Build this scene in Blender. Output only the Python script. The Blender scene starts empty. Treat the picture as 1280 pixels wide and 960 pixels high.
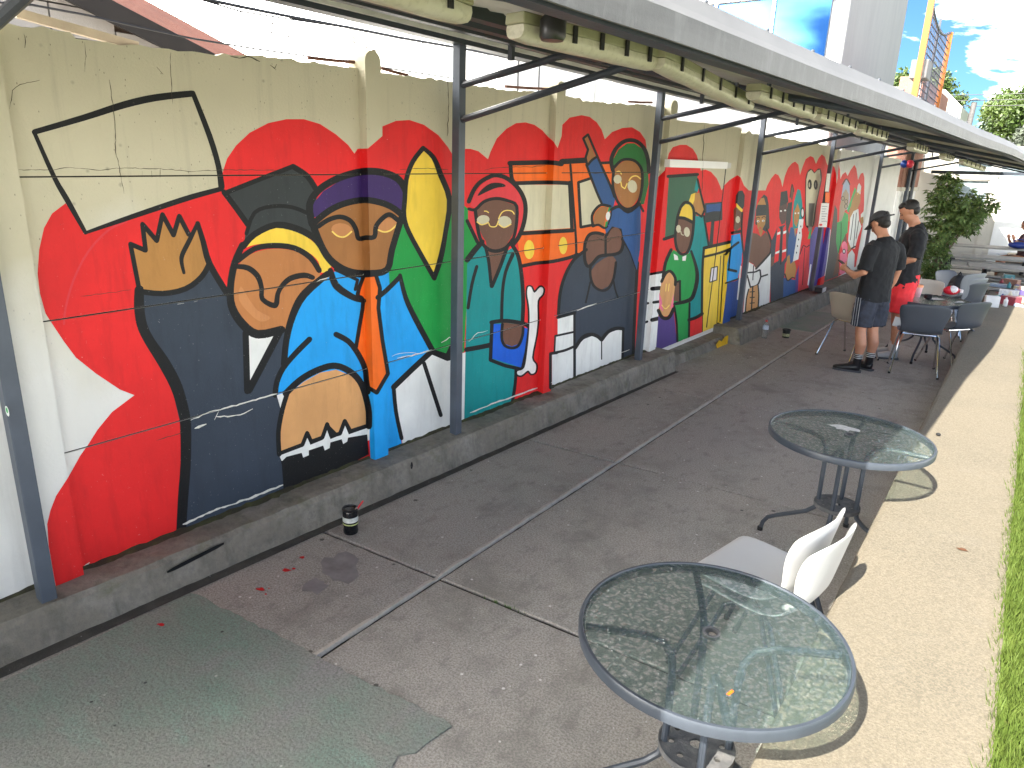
import bpy, bmesh, math, random
import numpy as np
from mathutils import Vector, Matrix
from mathutils.geometry import tessellate_polygon, delaunay_2d_cdt

# ------------------------------------------------------------------ camera, sky, sun, exposure
scene = bpy.context.scene
FPX = 884.0                                    # focal length in pixels of a 1280 x 960 picture
CAM = Vector((3.30, 0.0, 2.04))                # eye: standing on the raised ledge beside the patio
RX = Vector((0.81107, 0.19476, -0.55157))      # world axes seen in camera axes (x right, y down, z forward)
RY = Vector((0.58403, -0.21680, 0.78225))
RZ = Vector((0.03277, -0.95659, -0.28958))
cam_d = bpy.data.cameras.new('camera'); cam = bpy.data.objects.new('camera', cam_d)
scene.collection.objects.link(cam); scene.camera = cam
cam_d.sensor_fit = 'HORIZONTAL'; cam_d.sensor_width = 36.0; cam_d.lens = 36.0*FPX/1280.0
cam_d.clip_start = 0.05; cam_d.clip_end = 2000
right = Vector((RX[0], RY[0], RZ[0])); down = Vector((RX[1], RY[1], RZ[1])); fwd = Vector((RX[2], RY[2], RZ[2]))
M = Matrix((right, -down, -fwd)).transposed().to_4x4(); M.translation = CAM
cam.matrix_world = M

SUN_EL, SUN_DX = math.radians(43), 0.05
world = bpy.data.worlds.new('World'); scene.world = world; world.use_nodes = True
nt = world.node_tree; nt.nodes.clear()
wo = nt.nodes.new('ShaderNodeOutputWorld'); bg = nt.nodes.new('ShaderNodeBackground')
sky = nt.nodes.new('ShaderNodeTexSky'); sky.sky_type = 'NISHITA'; sky.sun_disc = False
sky.sun_elevation = SUN_EL; sky.sun_rotation = math.radians(180); sky.air_density = 1.0; sky.dust_density = 0.6; sky.ozone_density = 1.6
tc = nt.nodes.new('ShaderNodeTexCoord')
mp = nt.nodes.new('ShaderNodeMapping'); mp.inputs['Scale'].default_value = (1.5, 1.5, 4.2); mp.inputs['Location'].default_value = (7.7, 3.3, 0.6)
n1 = nt.nodes.new('ShaderNodeTexNoise'); n1.inputs['Scale'].default_value = 2.1; n1.inputs['Detail'].default_value = 9; n1.inputs['Roughness'].default_value = 0.58
n1.inputs['Distortion'].default_value = 0.5
sep = nt.nodes.new('ShaderNodeSeparateXYZ')
mr = nt.nodes.new('ShaderNodeMapRange'); mr.inputs[1].default_value = -0.20; mr.inputs[2].default_value = -0.45; mr.inputs[3].default_value = 0.0; mr.inputs[4].default_value = 0.55
lowr = nt.nodes.new('ShaderNodeMapRange'); lowr.inputs[1].default_value = 0.34; lowr.inputs[2].default_value = 0.02; lowr.inputs[3].default_value = 0.0; lowr.inputs[4].default_value = 0.14
ad = nt.nodes.new('ShaderNodeMath'); ad.operation = 'ADD'
ad2 = nt.nodes.new('ShaderNodeMath'); ad2.operation = 'ADD'
cr = nt.nodes.new('ShaderNodeValToRGB'); cr.color_ramp.elements[0].position = 0.555; cr.color_ramp.elements[1].position = 0.80
mix = nt.nodes.new('ShaderNodeMixRGB'); mix.inputs['Color2'].default_value = (16.0, 15.5, 14.7, 1)
L = nt.links.new
L(tc.outputs['Generated'], mp.inputs['Vector']); L(mp.outputs['Vector'], n1.inputs['Vector'])
L(tc.outputs['Generated'], sep.inputs[0]); L(sep.outputs['X'], mr.inputs[0]); L(sep.outputs['Z'], lowr.inputs[0])
L(n1.outputs['Fac'], ad.inputs[0]); L(mr.outputs[0], ad.inputs[1]); L(ad.outputs[0], ad2.inputs[0]); L(lowr.outputs[0], ad2.inputs[1])
L(ad2.outputs[0], cr.inputs['Fac']); L(cr.outputs['Color'], mix.inputs['Fac'])
dk = nt.nodes.new('ShaderNodeMixRGB'); dk.blend_type = 'MULTIPLY'; dk.inputs['Fac'].default_value = 1; dk.inputs['Color2'].default_value = (.066, .11, .155, 1)
L(sky.outputs['Color'], dk.inputs['Color1']); L(dk.outputs['Color'], mix.inputs['Color1']); L(mix.outputs['Color'], bg.inputs['Color']); L(bg.outputs[0], wo.inputs['Surface'])
bg.inputs['Strength'].default_value = 0.15
sl = bpy.data.lights.new('sun', 'SUN'); sl.energy = 2.15; sl.angle = math.radians(0.5); sl.color = (1.0, 0.95, 0.86)
sun = bpy.data.objects.new('sun', sl); scene.collection.objects.link(sun)
sd = Vector((SUN_DX, math.cos(SUN_EL), -math.sin(SUN_EL))).normalized()
sun.rotation_euler = sd.to_track_quat('-Z', 'Y').to_euler(); sun.location = (0, -20, 20)
vs = scene.view_settings; vs.view_transform = 'Standard'; vs.look = 'None'; vs.gamma = 1.0; vs.use_curve_mapping = False
vs.exposure = 3.05
scene.render.engine = 'CYCLES'
scene.render.resolution_x = 1024; scene.render.resolution_y = 768
scene.cycles.max_bounces = 8; scene.cycles.diffuse_bounces = 5; scene.cycles.transmission_bounces = 8; scene.cycles.transparent_max_bounces = 12

# ------------------------------------------------------------------ helpers
COL = scene.collection
rnd = random.Random(7)
def link(o, parent=None):
    COL.objects.link(o)
    if parent is not None: o.parent = parent
    return o
def tag(o, label=None, cat=None, group=None, kind=None):
    if label: o['label'] = label
    if cat: o['category'] = cat
    if group: o['group'] = group
    if kind: o['kind'] = kind
    return o
def thing(name, label, cat, loc=(0, 0, 0), rz=0.0, group=None):
    o = bpy.data.objects.new(name, None); o.location = loc; o.rotation_euler = (0, 0, rz); o.empty_display_size = 0.1
    link(o); return tag(o, label, cat, group)
def copy_tree(o, parent=None):
    c = o.copy(); COL.objects.link(c); c.parent = parent
    for ch in list(o.children): copy_tree(ch, c)
    return c
class MB:
    """collects simple solids, then becomes ONE mesh object"""
    def __init__(s): s.v = []; s.f = []; s.mi = []; s.cur = 0; s.mats = []
    def mat(s, m):
        if m not in s.mats: s.mats.append(m)
        s.cur = s.mats.index(m); return s
    def add(s, vs, fs):
        b = len(s.v); s.v += [tuple(v) for v in vs]
        for f in fs: s.f.append(tuple(i+b for i in f)); s.mi.append(s.cur)
        return s
    def box(s, x0, x1, y0, y1, z0, z1):
        v = [(x, y, z) for z in (z0, z1) for y in (y0, y1) for x in (x0, x1)]
        return s.add(v, [(0, 2, 3, 1), (4, 5, 7, 6), (0, 1, 5, 4), (2, 6, 7, 3), (0, 4, 6, 2), (1, 3, 7, 5)])
    def bar(s, a, b, w, h=None, up=(0, 0, 1)):
        a = Vector(a); b = Vector(b); h = h or w; d = (b-a).normalized(); up = Vector(up)
        if abs(d.dot(up)) > .98: up = Vector((1, 0, 0))
        x = d.cross(up).normalized(); y = x.cross(d)
        v = [p+x*(i*w/2)+y*(j*h/2) for p in (a, b) for i, j in ((-1, -1), (1, -1), (1, 1), (-1, 1))]
        return s.add(v, [(0, 1, 2, 3), (7, 6, 5, 4), (0, 4, 5, 1), (1, 5, 6, 2), (2, 6, 7, 3), (3, 7, 4, 0)])
    def tube(s, pts, r, n=8, cap=True):
        pts = [Vector(p) for p in pts]; rs = r if isinstance(r, (list, tuple)) else [r]*len(pts)
        rings = []; prev = None
        for i, p in enumerate(pts):
            d = (pts[min(i+1, len(pts)-1)]-pts[max(i-1, 0)]).normalized()
            if prev is None:
                prev = d.orthogonal().normalized()
            x = (prev-d*prev.dot(d))
            x = x.normalized() if x.length > 1e-6 else d.orthogonal().normalized()
            prev = x; y = d.cross(x)
            rings.append([p+(x*math.cos(2*math.pi*k/n)+y*math.sin(2*math.pi*k/n))*rs[i] for k in range(n)])
        v = [q for ring in rings for q in ring]
        f = [(i*n+k, i*n+(k+1) % n, (i+1)*n+(k+1) % n, (i+1)*n+k) for i in range(len(pts)-1) for k in range(n)]
        if cap: f += [tuple(range(n))[::-1], tuple((len(pts)-1)*n+k for k in range(n))]
        return s.add(v, f)
    def lathe(s, prof, n=20, c=(0, 0, 0), cap=True):
        v = [(c[0]+r*math.cos(2*math.pi*k/n), c[1]+r*math.sin(2*math.pi*k/n), c[2]+z) for r, z in prof for k in range(n)]
        f = [(i*n+k, i*n+(k+1) % n, (i+1)*n+(k+1) % n, (i+1)*n+k) for i in range(len(prof)-1) for k in range(n)]
        if cap: f += [tuple(range(n))[::-1], tuple((len(prof)-1)*n+k for k in range(n))]
        return s.add(v, f)
    def ell(s, c, rx, ry, rz, n=14, m=10, rot=None):
        v = []; f = []
        R3 = rot or Matrix.Identity(3)
        for i in range(m+1):
            t = math.pi*i/m
            for k in range(n):
                a = 2*math.pi*k/n
                v.append(Vector(c)+R3@Vector((rx*math.sin(t)*math.cos(a), ry*math.sin(t)*math.sin(a), rz*math.cos(t))))
        for i in range(m):
            for k in range(n): f.append((i*n+k, (i+1)*n+k, (i+1)*n+(k+1) % n, i*n+(k+1) % n))
        return s.add(v, f)
    def rings(s, pts):
        """lofted elliptical limb: pts = [(x,y,z, ra, rb, axis_a)] ; ra along axis_a, rb across"""
        n = 14; v = []; P = [Vector(p[:3]) for p in pts]
        for i, p in enumerate(pts):
            d = (P[min(i+1, len(P)-1)]-P[max(i-1, 0)]).normalized()
            ax = Vector(p[5]) if len(p) > 5 else Vector((1, 0, 0))
            x = ax-d*ax.dot(d)
            x = x.normalized() if x.length > 1e-4 else d.orthogonal().normalized()
            y = d.cross(x)
            for k in range(n):
                a = 2*math.pi*k/n; v.append(P[i]+x*math.cos(a)*p[3]+y*math.sin(a)*p[4])
        f = [(i*n+k, i*n+(k+1) % n, (i+1)*n+(k+1) % n, (i+1)*n+k) for i in range(len(P)-1) for k in range(n)]
        f += [tuple(range(n))[::-1], tuple((len(P)-1)*n+k for k in range(n))]
        return s.add(v, f)
    def build(s, name, m=None, parent=None, smooth=False, bevel=0.0, seg=2):
        me = bpy.data.meshes.new(name); me.from_pydata(s.v, [], s.f)
        mats = s.mats if s.mats else ([m] if m else [])
        for q in mats: me.materials.append(q)
        if s.mats and len(s.mats) > 1: me.polygons.foreach_set('material_index', s.mi)
        bm = bmesh.new(); bm.from_mesh(me); bmesh.ops.recalc_face_normals(bm, faces=bm.faces); bm.to_mesh(me); bm.free()
        if smooth:
            me.polygons.foreach_set('use_smooth', [True]*len(me.polygons))
        o = bpy.data.objects.new(name, me); link(o, parent)
        if smooth == 'auto':
            me.set_sharp_from_angle(angle=math.radians(40))
        if bevel:
            b = o.modifiers.new('bevel', 'BEVEL'); b.width = bevel; b.segments = seg; b.limit_method = 'ANGLE'; b.angle_limit = math.radians(35)
        return o

# ------------------------------------------------------------------ materials (procedural)
MATS = {}
def srgb(r, g, b):
    f = lambda c: (c/255/12.92) if c/255 <= .04045 else ((c/255+.055)/1.055)**2.4
    return (f(r), f(g), f(b), 1)
def mat(name, col, rough=.6, var=.12, vscale=6., bump=.0, bscale=60., metal=0., spec=.5, col2=None, stretch=None, detail=5):
    if name in MATS: return MATS[name]
    m = bpy.data.materials.new(name); m.use_nodes = True; t = m.node_tree; p = t.nodes['Principled BSDF']
    p.inputs['Roughness'].default_value = rough; p.inputs['Metallic'].default_value = metal
    p.inputs['Specular IOR Level'].default_value = spec
    c = tuple(col)[:3]
    g = t.nodes.new('ShaderNodeNewGeometry')
    src = g.outputs['Position']
    if stretch:
        mpn = t.nodes.new('ShaderNodeMapping'); mpn.inputs['Scale'].default_value = stretch
        t.links.new(src, mpn.inputs['Vector']); src = mpn.outputs['Vector']
    n = t.nodes.new('ShaderNodeTexNoise'); n.inputs['Scale'].default_value = vscale; n.inputs['Detail'].default_value = detail; n.inputs['Roughness'].default_value = .62
    t.links.new(src, n.inputs['Vector'])
    r = t.nodes.new('ShaderNodeValToRGB'); r.color_ramp.elements[0].position = .3; r.color_ramp.elements[1].position = .7
    ca = tuple(max(0, x*(1-var)) for x in c); cb = tuple(min(1, x*(1+var)) for x in c) if col2 is None else tuple(col2)[:3]
    r.color_ramp.elements[0].color = (*ca, 1); r.color_ramp.elements[1].color = (*cb, 1)
    t.links.new(n.outputs['Fac'], r.inputs['Fac']); t.links.new(r.outputs['Color'], p.inputs['Base Color'])
    if bump:
        n2 = t.nodes.new('ShaderNodeTexNoise'); n2.inputs['Scale'].default_value = bscale; n2.inputs['Detail'].default_value = 6
        t.links.new(g.outputs['Position'], n2.inputs['Vector'])
        b = t.nodes.new('ShaderNodeBump'); b.inputs['Strength'].default_value = bump; b.inputs['Distance'].default_value = .01
        t.links.new(n2.outputs['Fac'], b.inputs['Height']); t.links.new(b.outputs['Normal'], p.inputs['Normal'])
    MATS[name] = m; return m
def layered(name, base, layers, rough=.85, bump=.3, bscale=90., fine=None):
    """base colour plus stain layers: (scale, stretch, lo, hi, colour, strength, offset)"""
    if name in MATS: return MATS[name]
    m = bpy.data.materials.new(name); m.use_nodes = True; t = m.node_tree; p = t.nodes['Principled BSDF']; p.inputs['Roughness'].default_value = rough
    p.inputs['Specular IOR Level'].default_value = .3
    g = t.nodes.new('ShaderNodeNewGeometry'); cur = None
    for i, (sc, st, lo, hi, c, k, off, kind) in enumerate(layers):
        mpn = t.nodes.new('ShaderNodeMapping'); mpn.inputs['Scale'].default_value = st; mpn.inputs['Location'].default_value = (off, off*.7, off*1.3)
        t.links.new(g.outputs['Position'], mpn.inputs['Vector'])
        if kind == 'spot':
            n = t.nodes.new('ShaderNodeTexVoronoi'); n.inputs['Scale'].default_value = sc; out = n.outputs['Distance']
        else:
            n = t.nodes.new('ShaderNodeTexNoise'); n.inputs['Scale'].default_value = sc; n.inputs['Detail'].default_value = 8; n.inputs['Roughness'].default_value = .65; out = n.outputs['Fac']
        t.links.new(mpn.outputs['Vector'], n.inputs['Vector'])
        r = t.nodes.new('ShaderNodeMapRange'); r.inputs[1].default_value = lo; r.inputs[2].default_value = hi; r.inputs[3].default_value = 0; r.inputs[4].default_value = k
        t.links.new(out, r.inputs[0])
        mx = t.nodes.new('ShaderNodeMixRGB'); mx.inputs['Color2'].default_value = (*tuple(c)[:3], 1)
        if cur is None: mx.inputs['Color1'].default_value = (*tuple(base)[:3], 1)
        else: t.links.new(cur, mx.inputs['Color1'])
        t.links.new(r.outputs[0], mx.inputs['Fac']); cur = mx.outputs['Color']
    t.links.new(cur, p.inputs['Base Color'])
    n2 = t.nodes.new('ShaderNodeTexNoise'); n2.inputs['Scale'].default_value = bscale; n2.inputs['Detail'].default_value = 8; n2.inputs['Roughness'].default_value = .7
    t.links.new(g.outputs['Position'], n2.inputs['Vector'])
    b = t.nodes.new('ShaderNodeBump'); b.inputs['Strength'].default_value = bump; b.inputs['Distance'].default_value = .012
    t.links.new(n2.outputs['Fac'], b.inputs['Height']); t.links.new(b.outputs['Normal'], p.inputs['Normal'])
    MATS[name] = m; return m

U = (1, 1, 1)
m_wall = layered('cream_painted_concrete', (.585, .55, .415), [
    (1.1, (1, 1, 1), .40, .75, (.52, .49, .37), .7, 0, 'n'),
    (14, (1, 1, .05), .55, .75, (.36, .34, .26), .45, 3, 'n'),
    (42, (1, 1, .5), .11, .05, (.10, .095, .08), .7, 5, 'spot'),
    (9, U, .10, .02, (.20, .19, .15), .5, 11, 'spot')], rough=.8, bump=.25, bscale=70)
def paint_lower_light(m):          # brighter light low on the wall painted into its colour, ragged upper edge
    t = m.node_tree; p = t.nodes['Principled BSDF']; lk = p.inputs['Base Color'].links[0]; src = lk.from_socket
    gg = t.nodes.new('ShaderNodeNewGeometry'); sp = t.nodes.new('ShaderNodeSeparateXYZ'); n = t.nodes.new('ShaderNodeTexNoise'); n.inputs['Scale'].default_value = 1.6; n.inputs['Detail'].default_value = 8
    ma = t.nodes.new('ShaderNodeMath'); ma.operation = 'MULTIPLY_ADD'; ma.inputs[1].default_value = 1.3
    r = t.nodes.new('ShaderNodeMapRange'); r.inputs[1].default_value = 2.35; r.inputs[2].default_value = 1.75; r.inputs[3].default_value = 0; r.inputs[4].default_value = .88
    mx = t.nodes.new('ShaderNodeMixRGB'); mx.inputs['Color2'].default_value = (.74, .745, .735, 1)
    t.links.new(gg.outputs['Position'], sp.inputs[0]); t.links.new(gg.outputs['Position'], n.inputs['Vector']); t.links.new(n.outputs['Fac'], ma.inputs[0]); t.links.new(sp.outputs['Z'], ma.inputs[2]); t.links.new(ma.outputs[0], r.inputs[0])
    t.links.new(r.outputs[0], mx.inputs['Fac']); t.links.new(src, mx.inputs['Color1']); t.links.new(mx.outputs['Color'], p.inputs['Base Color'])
paint_lower_light(m_wall)
m_white_wall = layered('white_painted_wall', (.74, .74, .72), [
    (2.0, U, .45, .75, (.62, .62, .60), .7, 0, 'n'), (12, (1, 1, .06), .56, .8, (.45, .45, .43), .45, 3, 'n')], rough=.8, bump=.15)
m_slab = layered('patio_concrete', (.48, .445, .40), [
    (.9, U, .40, .68, (.50, .46, .405), .8, 0, 'n'),
    (2.4, U, .50, .68, (.29, .27, .235), .8, 4, 'n'),
    (14, (1, .6, 1), .54, .72, (.23, .215, .19), .7, 12, 'n'),
    (6, U, .60, .75, (.46, .42, .37), .6, 8, 'n'),
    (110, U, .42, .60, (.22, .205, .18), .75, 1, 'n'),
    (9, U, .075, .045, (.78, .76, .72), .9, 2, 'spot'),
    (15, U, .06, .035, (.72, .71, .69), .9, 7, 'spot'),
    (26, U, .07, .04, (.12, .11, .10), .8, 17, 'spot'),
    (4.3, U, .065, .05, (.09, .085, .075), .85, 9, 'spot')], rough=.82, bump=.35, bscale=140)
m_green_patch = layered('worn_green_patch', (.335, .345, .30), [
    (1.3, (1, 1.6, 1), .42, .62, (.24, .35, .28), .9, 2, 'n'),
    (3.2, (1, 3, 1), .55, .70, (.29, .42, .345), .65, 5, 'n'),
    (1.7, (1.6, .7, 1), .52, .68, (.36, .34, .335), .85, 14, 'n'),
    (95, U, .45, .62, (.20, .20, .18), .75, 1, 'n'),
    (8, U, .06, .035, (.62, .60, .56), .9, 2, 'spot'),
    (6, U, .05, .035, (.05, .05, .05), .85, 9, 'spot')], rough=.9, bump=.8, bscale=75)
m_kerb = layered('mossy_kerb_concrete', (.225, .205, .17), [
    (2.2, U, .45, .68, (.36, .34, .305), .8, 0, 'n'),
    (3.6, (1, 1, 1.6), .55, .72, (.12, .12, .065), .8, 6, 'n'),
    (9, (1, 1, .4), .50, .70, (.11, .105, .09), .85, 3, 'n'),
    (30, U, .45, .7, (.14, .13, .12), .5, 1, 'n')], rough=.92, bump=.6, bscale=60)
m_gutter = layered('dark_gutter', (.07, .066, .06), [(8, U, .45, .7, (.12, .115, .1), .7, 0, 'n'), (16, U, .06, .03, (.6, .6, .6), .9, 4, 'spot')], bump=.5)
m_joint = layered('slab_joint_dirt', (.045, .04, .034), [(9, U, .5, .7, (.07, .09, .04), .7, 0, 'n')], bump=.5)
m_lip = layered('pale_mortar_lip', (.56, .52, .46), [(12, U, .45, .7, (.42, .39, .34), .8, 0, 'n'), (60, U, .5, .7, (.32, .30, .26), .6, 2, 'n')], bump=.6)
m_ledge = layered('washed_aggregate', (.160, .137, .099), [
    (.9, U, .45, .62, (.125, .11, .082), .85, 0, 'n'),
    (5, U, .55, .75, (.17, .155, .125), .5, 3, 'n'),
    (120, U, .40, .62, (.25, .215, .155), .8, 6, 'n'),
    (170, U, .56, .66, (.13, .115, .095), .8, 1, 'n')], rough=.9, bump=.5, bscale=160)
m_steel = mat('dark_grey_painted_steel', srgb(52, 58, 66), .42, .18, 9, .05, 80)
m_steel_post = mat('blue_grey_painted_post', srgb(74, 82, 94), .45, .14, 6, .06, 60)
m_galv = layered('galvanised_fascia', (.13, .127, .124), [(6, (1, .4, 3), .45, .7, (.09, .088, .086), .8, 0, 'n'), (30, (1, 1, .3), .5, .7, (.19, .187, .185), .6, 2, 'n')], rough=.55, bump=.1)
m_sheet = layered('roof_sheet', (.50, .48, .43), [(1.5, (1, .3, 1), .45, .7, (.38, .36, .31), .8, 0, 'n'), (8, U, .55, .75, (.25, .22, .18), .5, 2, 'n')], rough=.6, bump=.1)
m_black_rubber = mat('black_rubber', (.012, .012, .012), .6, .1)
m_chrome = mat('chrome', (.72, .72, .73), .16, .05, metal=1.)
m_black = mat('black_plastic', (.014, .014, .016), .35, .2)
m_white_pl = mat('white_plastic', (.52, .52, .51), .38, .04, 3)
m_grey_pl = mat('charcoal_plastic', srgb(66, 71, 80), .42, .06, 3)
m_beige_pl = mat('taupe_plastic', srgb(176, 168, 156), .45, .05, 3)
# ------------------------------------------------------------------ the wall: local frame u along, w out, z up
WA = 0.030
WO = Vector((0.0, 1.2, 0.0)); WT = Vector((math.sin(WA), math.cos(WA), 0)); WN = Vector((math.cos(WA), -math.sin(WA), 0))
def W(u, w, z): return WO+WT*u+WN*w+Vector((0, 0, z))
def ray(x, y):
    c = Vector((x-640.0, y-480.0, FPX)); return Vector((RX.dot(c), RY.dot(c), RZ.dot(c))).normalized()
def hit(x, y, n, d):                       # sight line through a pixel with the plane n.p = d
    r = ray(x, y); return CAM+r*((d-n.dot(CAM))/n.dot(r))
def hit_w(x, y, w=0.0): return hit(x, y, WN, WN.dot(WO)+w)
def hit_u(x, y, u): return hit(x, y, WT, WT.dot(WO)+u)
def uz(p): q = p-WO; return (q.dot(WT), p.z)
def proj(p):
    q = p-CAM; c = (right.dot(q), down.dot(q), fwd.dot(q)); return (640+FPX*c[0]/c[2], 480+FPX*c[1]/c[2])
PD = 0.06                                   # how far the concrete posts stand out of the panels
pil = []                                    # (u0, u1, ztop)
for xa, xb, y, tp_ in ((66, 104, 712, (2, 6)), (460, 479, 230, (466, 65)), (692.5, 703, 200, (693, 101)), (824, 832, 300, (833, 124)), (922, 931, 250, (926, 163)), (1046, 1050.5, 225, (1050, 184))):
    top = uz(hit_w(*tp_, PD))[1]
    pil.append((uz(hit_w(xa, y, PD))[0], uz(hit_w(xb, y, PD))[0], top))
rise = lambda u: 0.021*max(u, -3)
zb = lambda u: 0.15+0.010*max(u, -3)        # where the wall meets the kerb
ROWS = (0.765, 1.362, 1.948)
tops = {0: [(13, 30), (40, 32), (80, 38), (88, 42), (95, 48), (105, 51), (120, 51), (135, 53), (150, 55), (165, 56), (200, 61), (222, 62), (240, 65), (280, 68), (300, 70), (320, 69.5), (380, 76), (445, 85)],
        1: [(477, 92), (500, 94), (530, 97), (570, 102), (600, 108), (640, 113), (660, 114), (684, 117)],
        2: [(702, 120), (712, 121), (725, 122), (729, 126), (745, 127), (765, 129), (776, 128.6), (785, 131), (800, 130), (815, 132)],
        3: [(836, 150), (855, 151), (880, 153), (918, 158)],
        4: [(931, 167), (947, 167.5), (990, 174), (1040, 183)], 5: [(1052, 186), (1085, 192)]}
wall = thing('mural_wall', 'cream concrete panel wall with bright painted mural of people', 'wall', WO)
def wchild(o):
    o.parent = wall; o.matrix_parent_inverse = Matrix.Translation(-WO); return o
wall_mw = Matrix.Translation(WO)
def prism_w(outline_uz, w0, w1, name, m, bevel=0.0):
    n = len(outline_uz); vs_ = [W(u, w1, z) for u, z in outline_uz]+[W(u, w0, z) for u, z in outline_uz]
    fr = [tuple(t) for t in tessellate_polygon([[Vector((u, z, 0)) for u, z in outline_uz]])]
    fs = fr+[tuple(i+n for i in t[::-1]) for t in fr]+[(i, (i+1) % n, (i+1) % n+n, i+n) for i in range(n)]
    b = MB().add(vs_, fs); o = b.build(name, m); return wchild(o)
ends = [p for p in pil]
prnd = random.Random(3)
# panels between the posts (each a piece of its own)
bays = []
for k in range(len(pil)):
    a = pil[k][1]-0.10
    b = pil[k+1][0]+0.02 if k+1 < len(pil) else uz(hit_w(1122, 230))[0]
    bays.append((a, b))
TH = 0.05
for k, (a, b) in enumerate(bays):
    tl = [uz(hit_w(x, y)) for x, y in tops[k]]
    tl = [(a, tl[0][1])]+[q for q in tl if a+.02 < q[0] < b-.02]+[(b, tl[-1][1])]
    # chipped top edge
    fine = []
    for i in range(len(tl)-1):
        (u0, z0), (u1, z1) = tl[i], tl[i+1]; n = max(1, int((u1-u0)/.035)) if k < 3 else max(1, int((u1-u0)/.15))
        for j in range(n):
            t = j/n; fine.append((u0+(u1-u0)*t, z0+(z1-z0)*t+prnd.uniform(-.008, .006)))
    fine.append(tl[-1])
    if k < 3:
        g = .0032
        zr = [lambda u: zb(u)-.12]+[(lambda u, r=r: r+rise(u)) for r in ROWS]
        for r in range(3):
            w1 = prnd.uniform(-.003, 0)
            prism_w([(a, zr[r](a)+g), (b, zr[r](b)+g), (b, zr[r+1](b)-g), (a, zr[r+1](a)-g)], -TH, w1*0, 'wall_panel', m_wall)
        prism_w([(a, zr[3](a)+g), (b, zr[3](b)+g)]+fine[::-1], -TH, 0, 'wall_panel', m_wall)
    else:
        n = {3: 2, 4: 5, 5: 4}[k]
        for j in range(n):
            u0 = a+(b-a)*j/n+.003; u1 = a+(b-a)*(j+1)/n-.003
            seg = [q for q in fine if u0 < q[0] < u1]
            zt = lambda u: np.interp(u, [q[0] for q in fine], [q[1] for q in fine])
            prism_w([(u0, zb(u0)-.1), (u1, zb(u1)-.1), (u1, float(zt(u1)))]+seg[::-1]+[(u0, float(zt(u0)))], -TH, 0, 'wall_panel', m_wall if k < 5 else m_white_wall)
# backing strip hidden behind the open joints
bk = MB(); a0, b0 = bays[0][0], bays[2][1]
bk.add([W(a0, -.006, zb(a0)-.12), W(b0, -.006, zb(b0)-.12), W(b0, -.006, 2.35), W(a0, -.006, 2.25)], [(0, 1, 2, 3)])
wchild(bk.build('joint_backing', mat('joint_shadow_dirt', (.016, .015, .013), .95, .4, 20)))
for k, (u0, u1, zt) in enumerate(pil):
    prof = [(u0, zb(u0)-.12), (u1, zb(u1)-.12), (u1, zt-.05)]
    for i in range(1, 8):
        t = math.pi*i/8; prof.append(((u0+u1)/2+math.cos(t)*(u1-u0)/2, zt-.05+math.sin(t)*.06))
    prof.append((u0, zt-.05))
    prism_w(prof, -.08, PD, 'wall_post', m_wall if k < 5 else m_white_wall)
# panel run left of the first post, only a sliver of it shows beside the steel post
prism_w([(-2.2, zb(-2.2)-.1), (pil[0][0]+.02, zb(0)-.1), (pil[0][0]+.02, 2.45), (-2.2, 2.4)], -TH, 0, 'wall_panel', m_white_wall)

# ------------------------------------------------------------------ the mural (paint: traced outlines lying on the panels and posts)
def paint(name, rgb, v=.07):
    m = layered('paint_'+name, srgb(*rgb), [
        (3.0, U, .40, .75, tuple(min(1, c*1.16) for c in srgb(*rgb)[:3]), .8, 1, 'n'),
        (16, (1, 1, .18), .50, .70, tuple(c*.80 for c in srgb(*rgb)[:3]), .7, 4, 'n'),
        (1.1, U, .45, .65, tuple(c*.86 for c in srgb(*rgb)[:3]), .8, 21, 'n'),
        (70, U, .66, .72, tuple(.5*c+.35 for c in srgb(*rgb)[:3]), .55, 31, 'n'),
        (30, U, .045, .03, (.05, .05, .05) if sum(rgb) > 250 else (.55, .55, .53), .5, 9, 'spot')], rough=.55, bump=.22, bscale=95)
    return m
PAL = dict(R=(220, 36, 38), K=(17, 19, 22), S=(52, 62, 76), H=(48, 54, 57), W=(226, 228, 226), C=(203, 197, 170), T=(176, 127, 68), N=(184, 121, 70),
           N2=(160, 108, 60), N3=(196, 134, 84), P=(214, 160, 104), Y=(236, 202, 70), V=(58, 36, 98), V2=(84, 66, 132), B=(24, 156, 232), O=(236, 106, 26), G=(22, 148, 66),
           G2=(26, 150, 74), G3=(38, 110, 52), D=(56, 98, 78), E=(6, 140, 142), Q=(216, 56, 66), A=(110, 76, 62), A2=(86, 62, 60), U=(8, 92, 208), U2=(42, 84, 140),
           U3=(8, 64, 140), L=(246, 214, 110), I=(222, 216, 228), M=(236, 118, 150), X=(80, 80, 78), Z=(160, 178, 204), J=(170, 150, 128), F=(62, 165, 92), PU=(82, 74, 146), GY=(128, 126, 120))
PM = {k: paint(k, v) for k, v in PAL.items()}
SH = []                                     # (figure, colour, list of convex-ish polygons in picture pixels)
cur_fig = [None]
def smooth_poly(p, closed=True, n=3):
    out = []; N = len(p)
    for i in range(N if closed else N-1):
        p0, p1, p2, p3 = (p[(i-1) % N], p[i], p[(i+1) % N], p[(i+2) % N]) if closed else (p[max(i-1, 0)], p[i], p[i+1], p[min(i+2, N-1)])
        for j in range(n):
            t = j/n
            out.append(tuple(.5*((2*p1[c])+(-p0[c]+p2[c])*t+(2*p0[c]-5*p1[c]+4*p2[c]-p3[c])*t*t+(-p0[c]+3*p1[c]-3*p2[c]+p3[c])*t**3) for c in range(len(p1))))
    if not closed: out.append(tuple(p[-1]))
    return out
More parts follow.
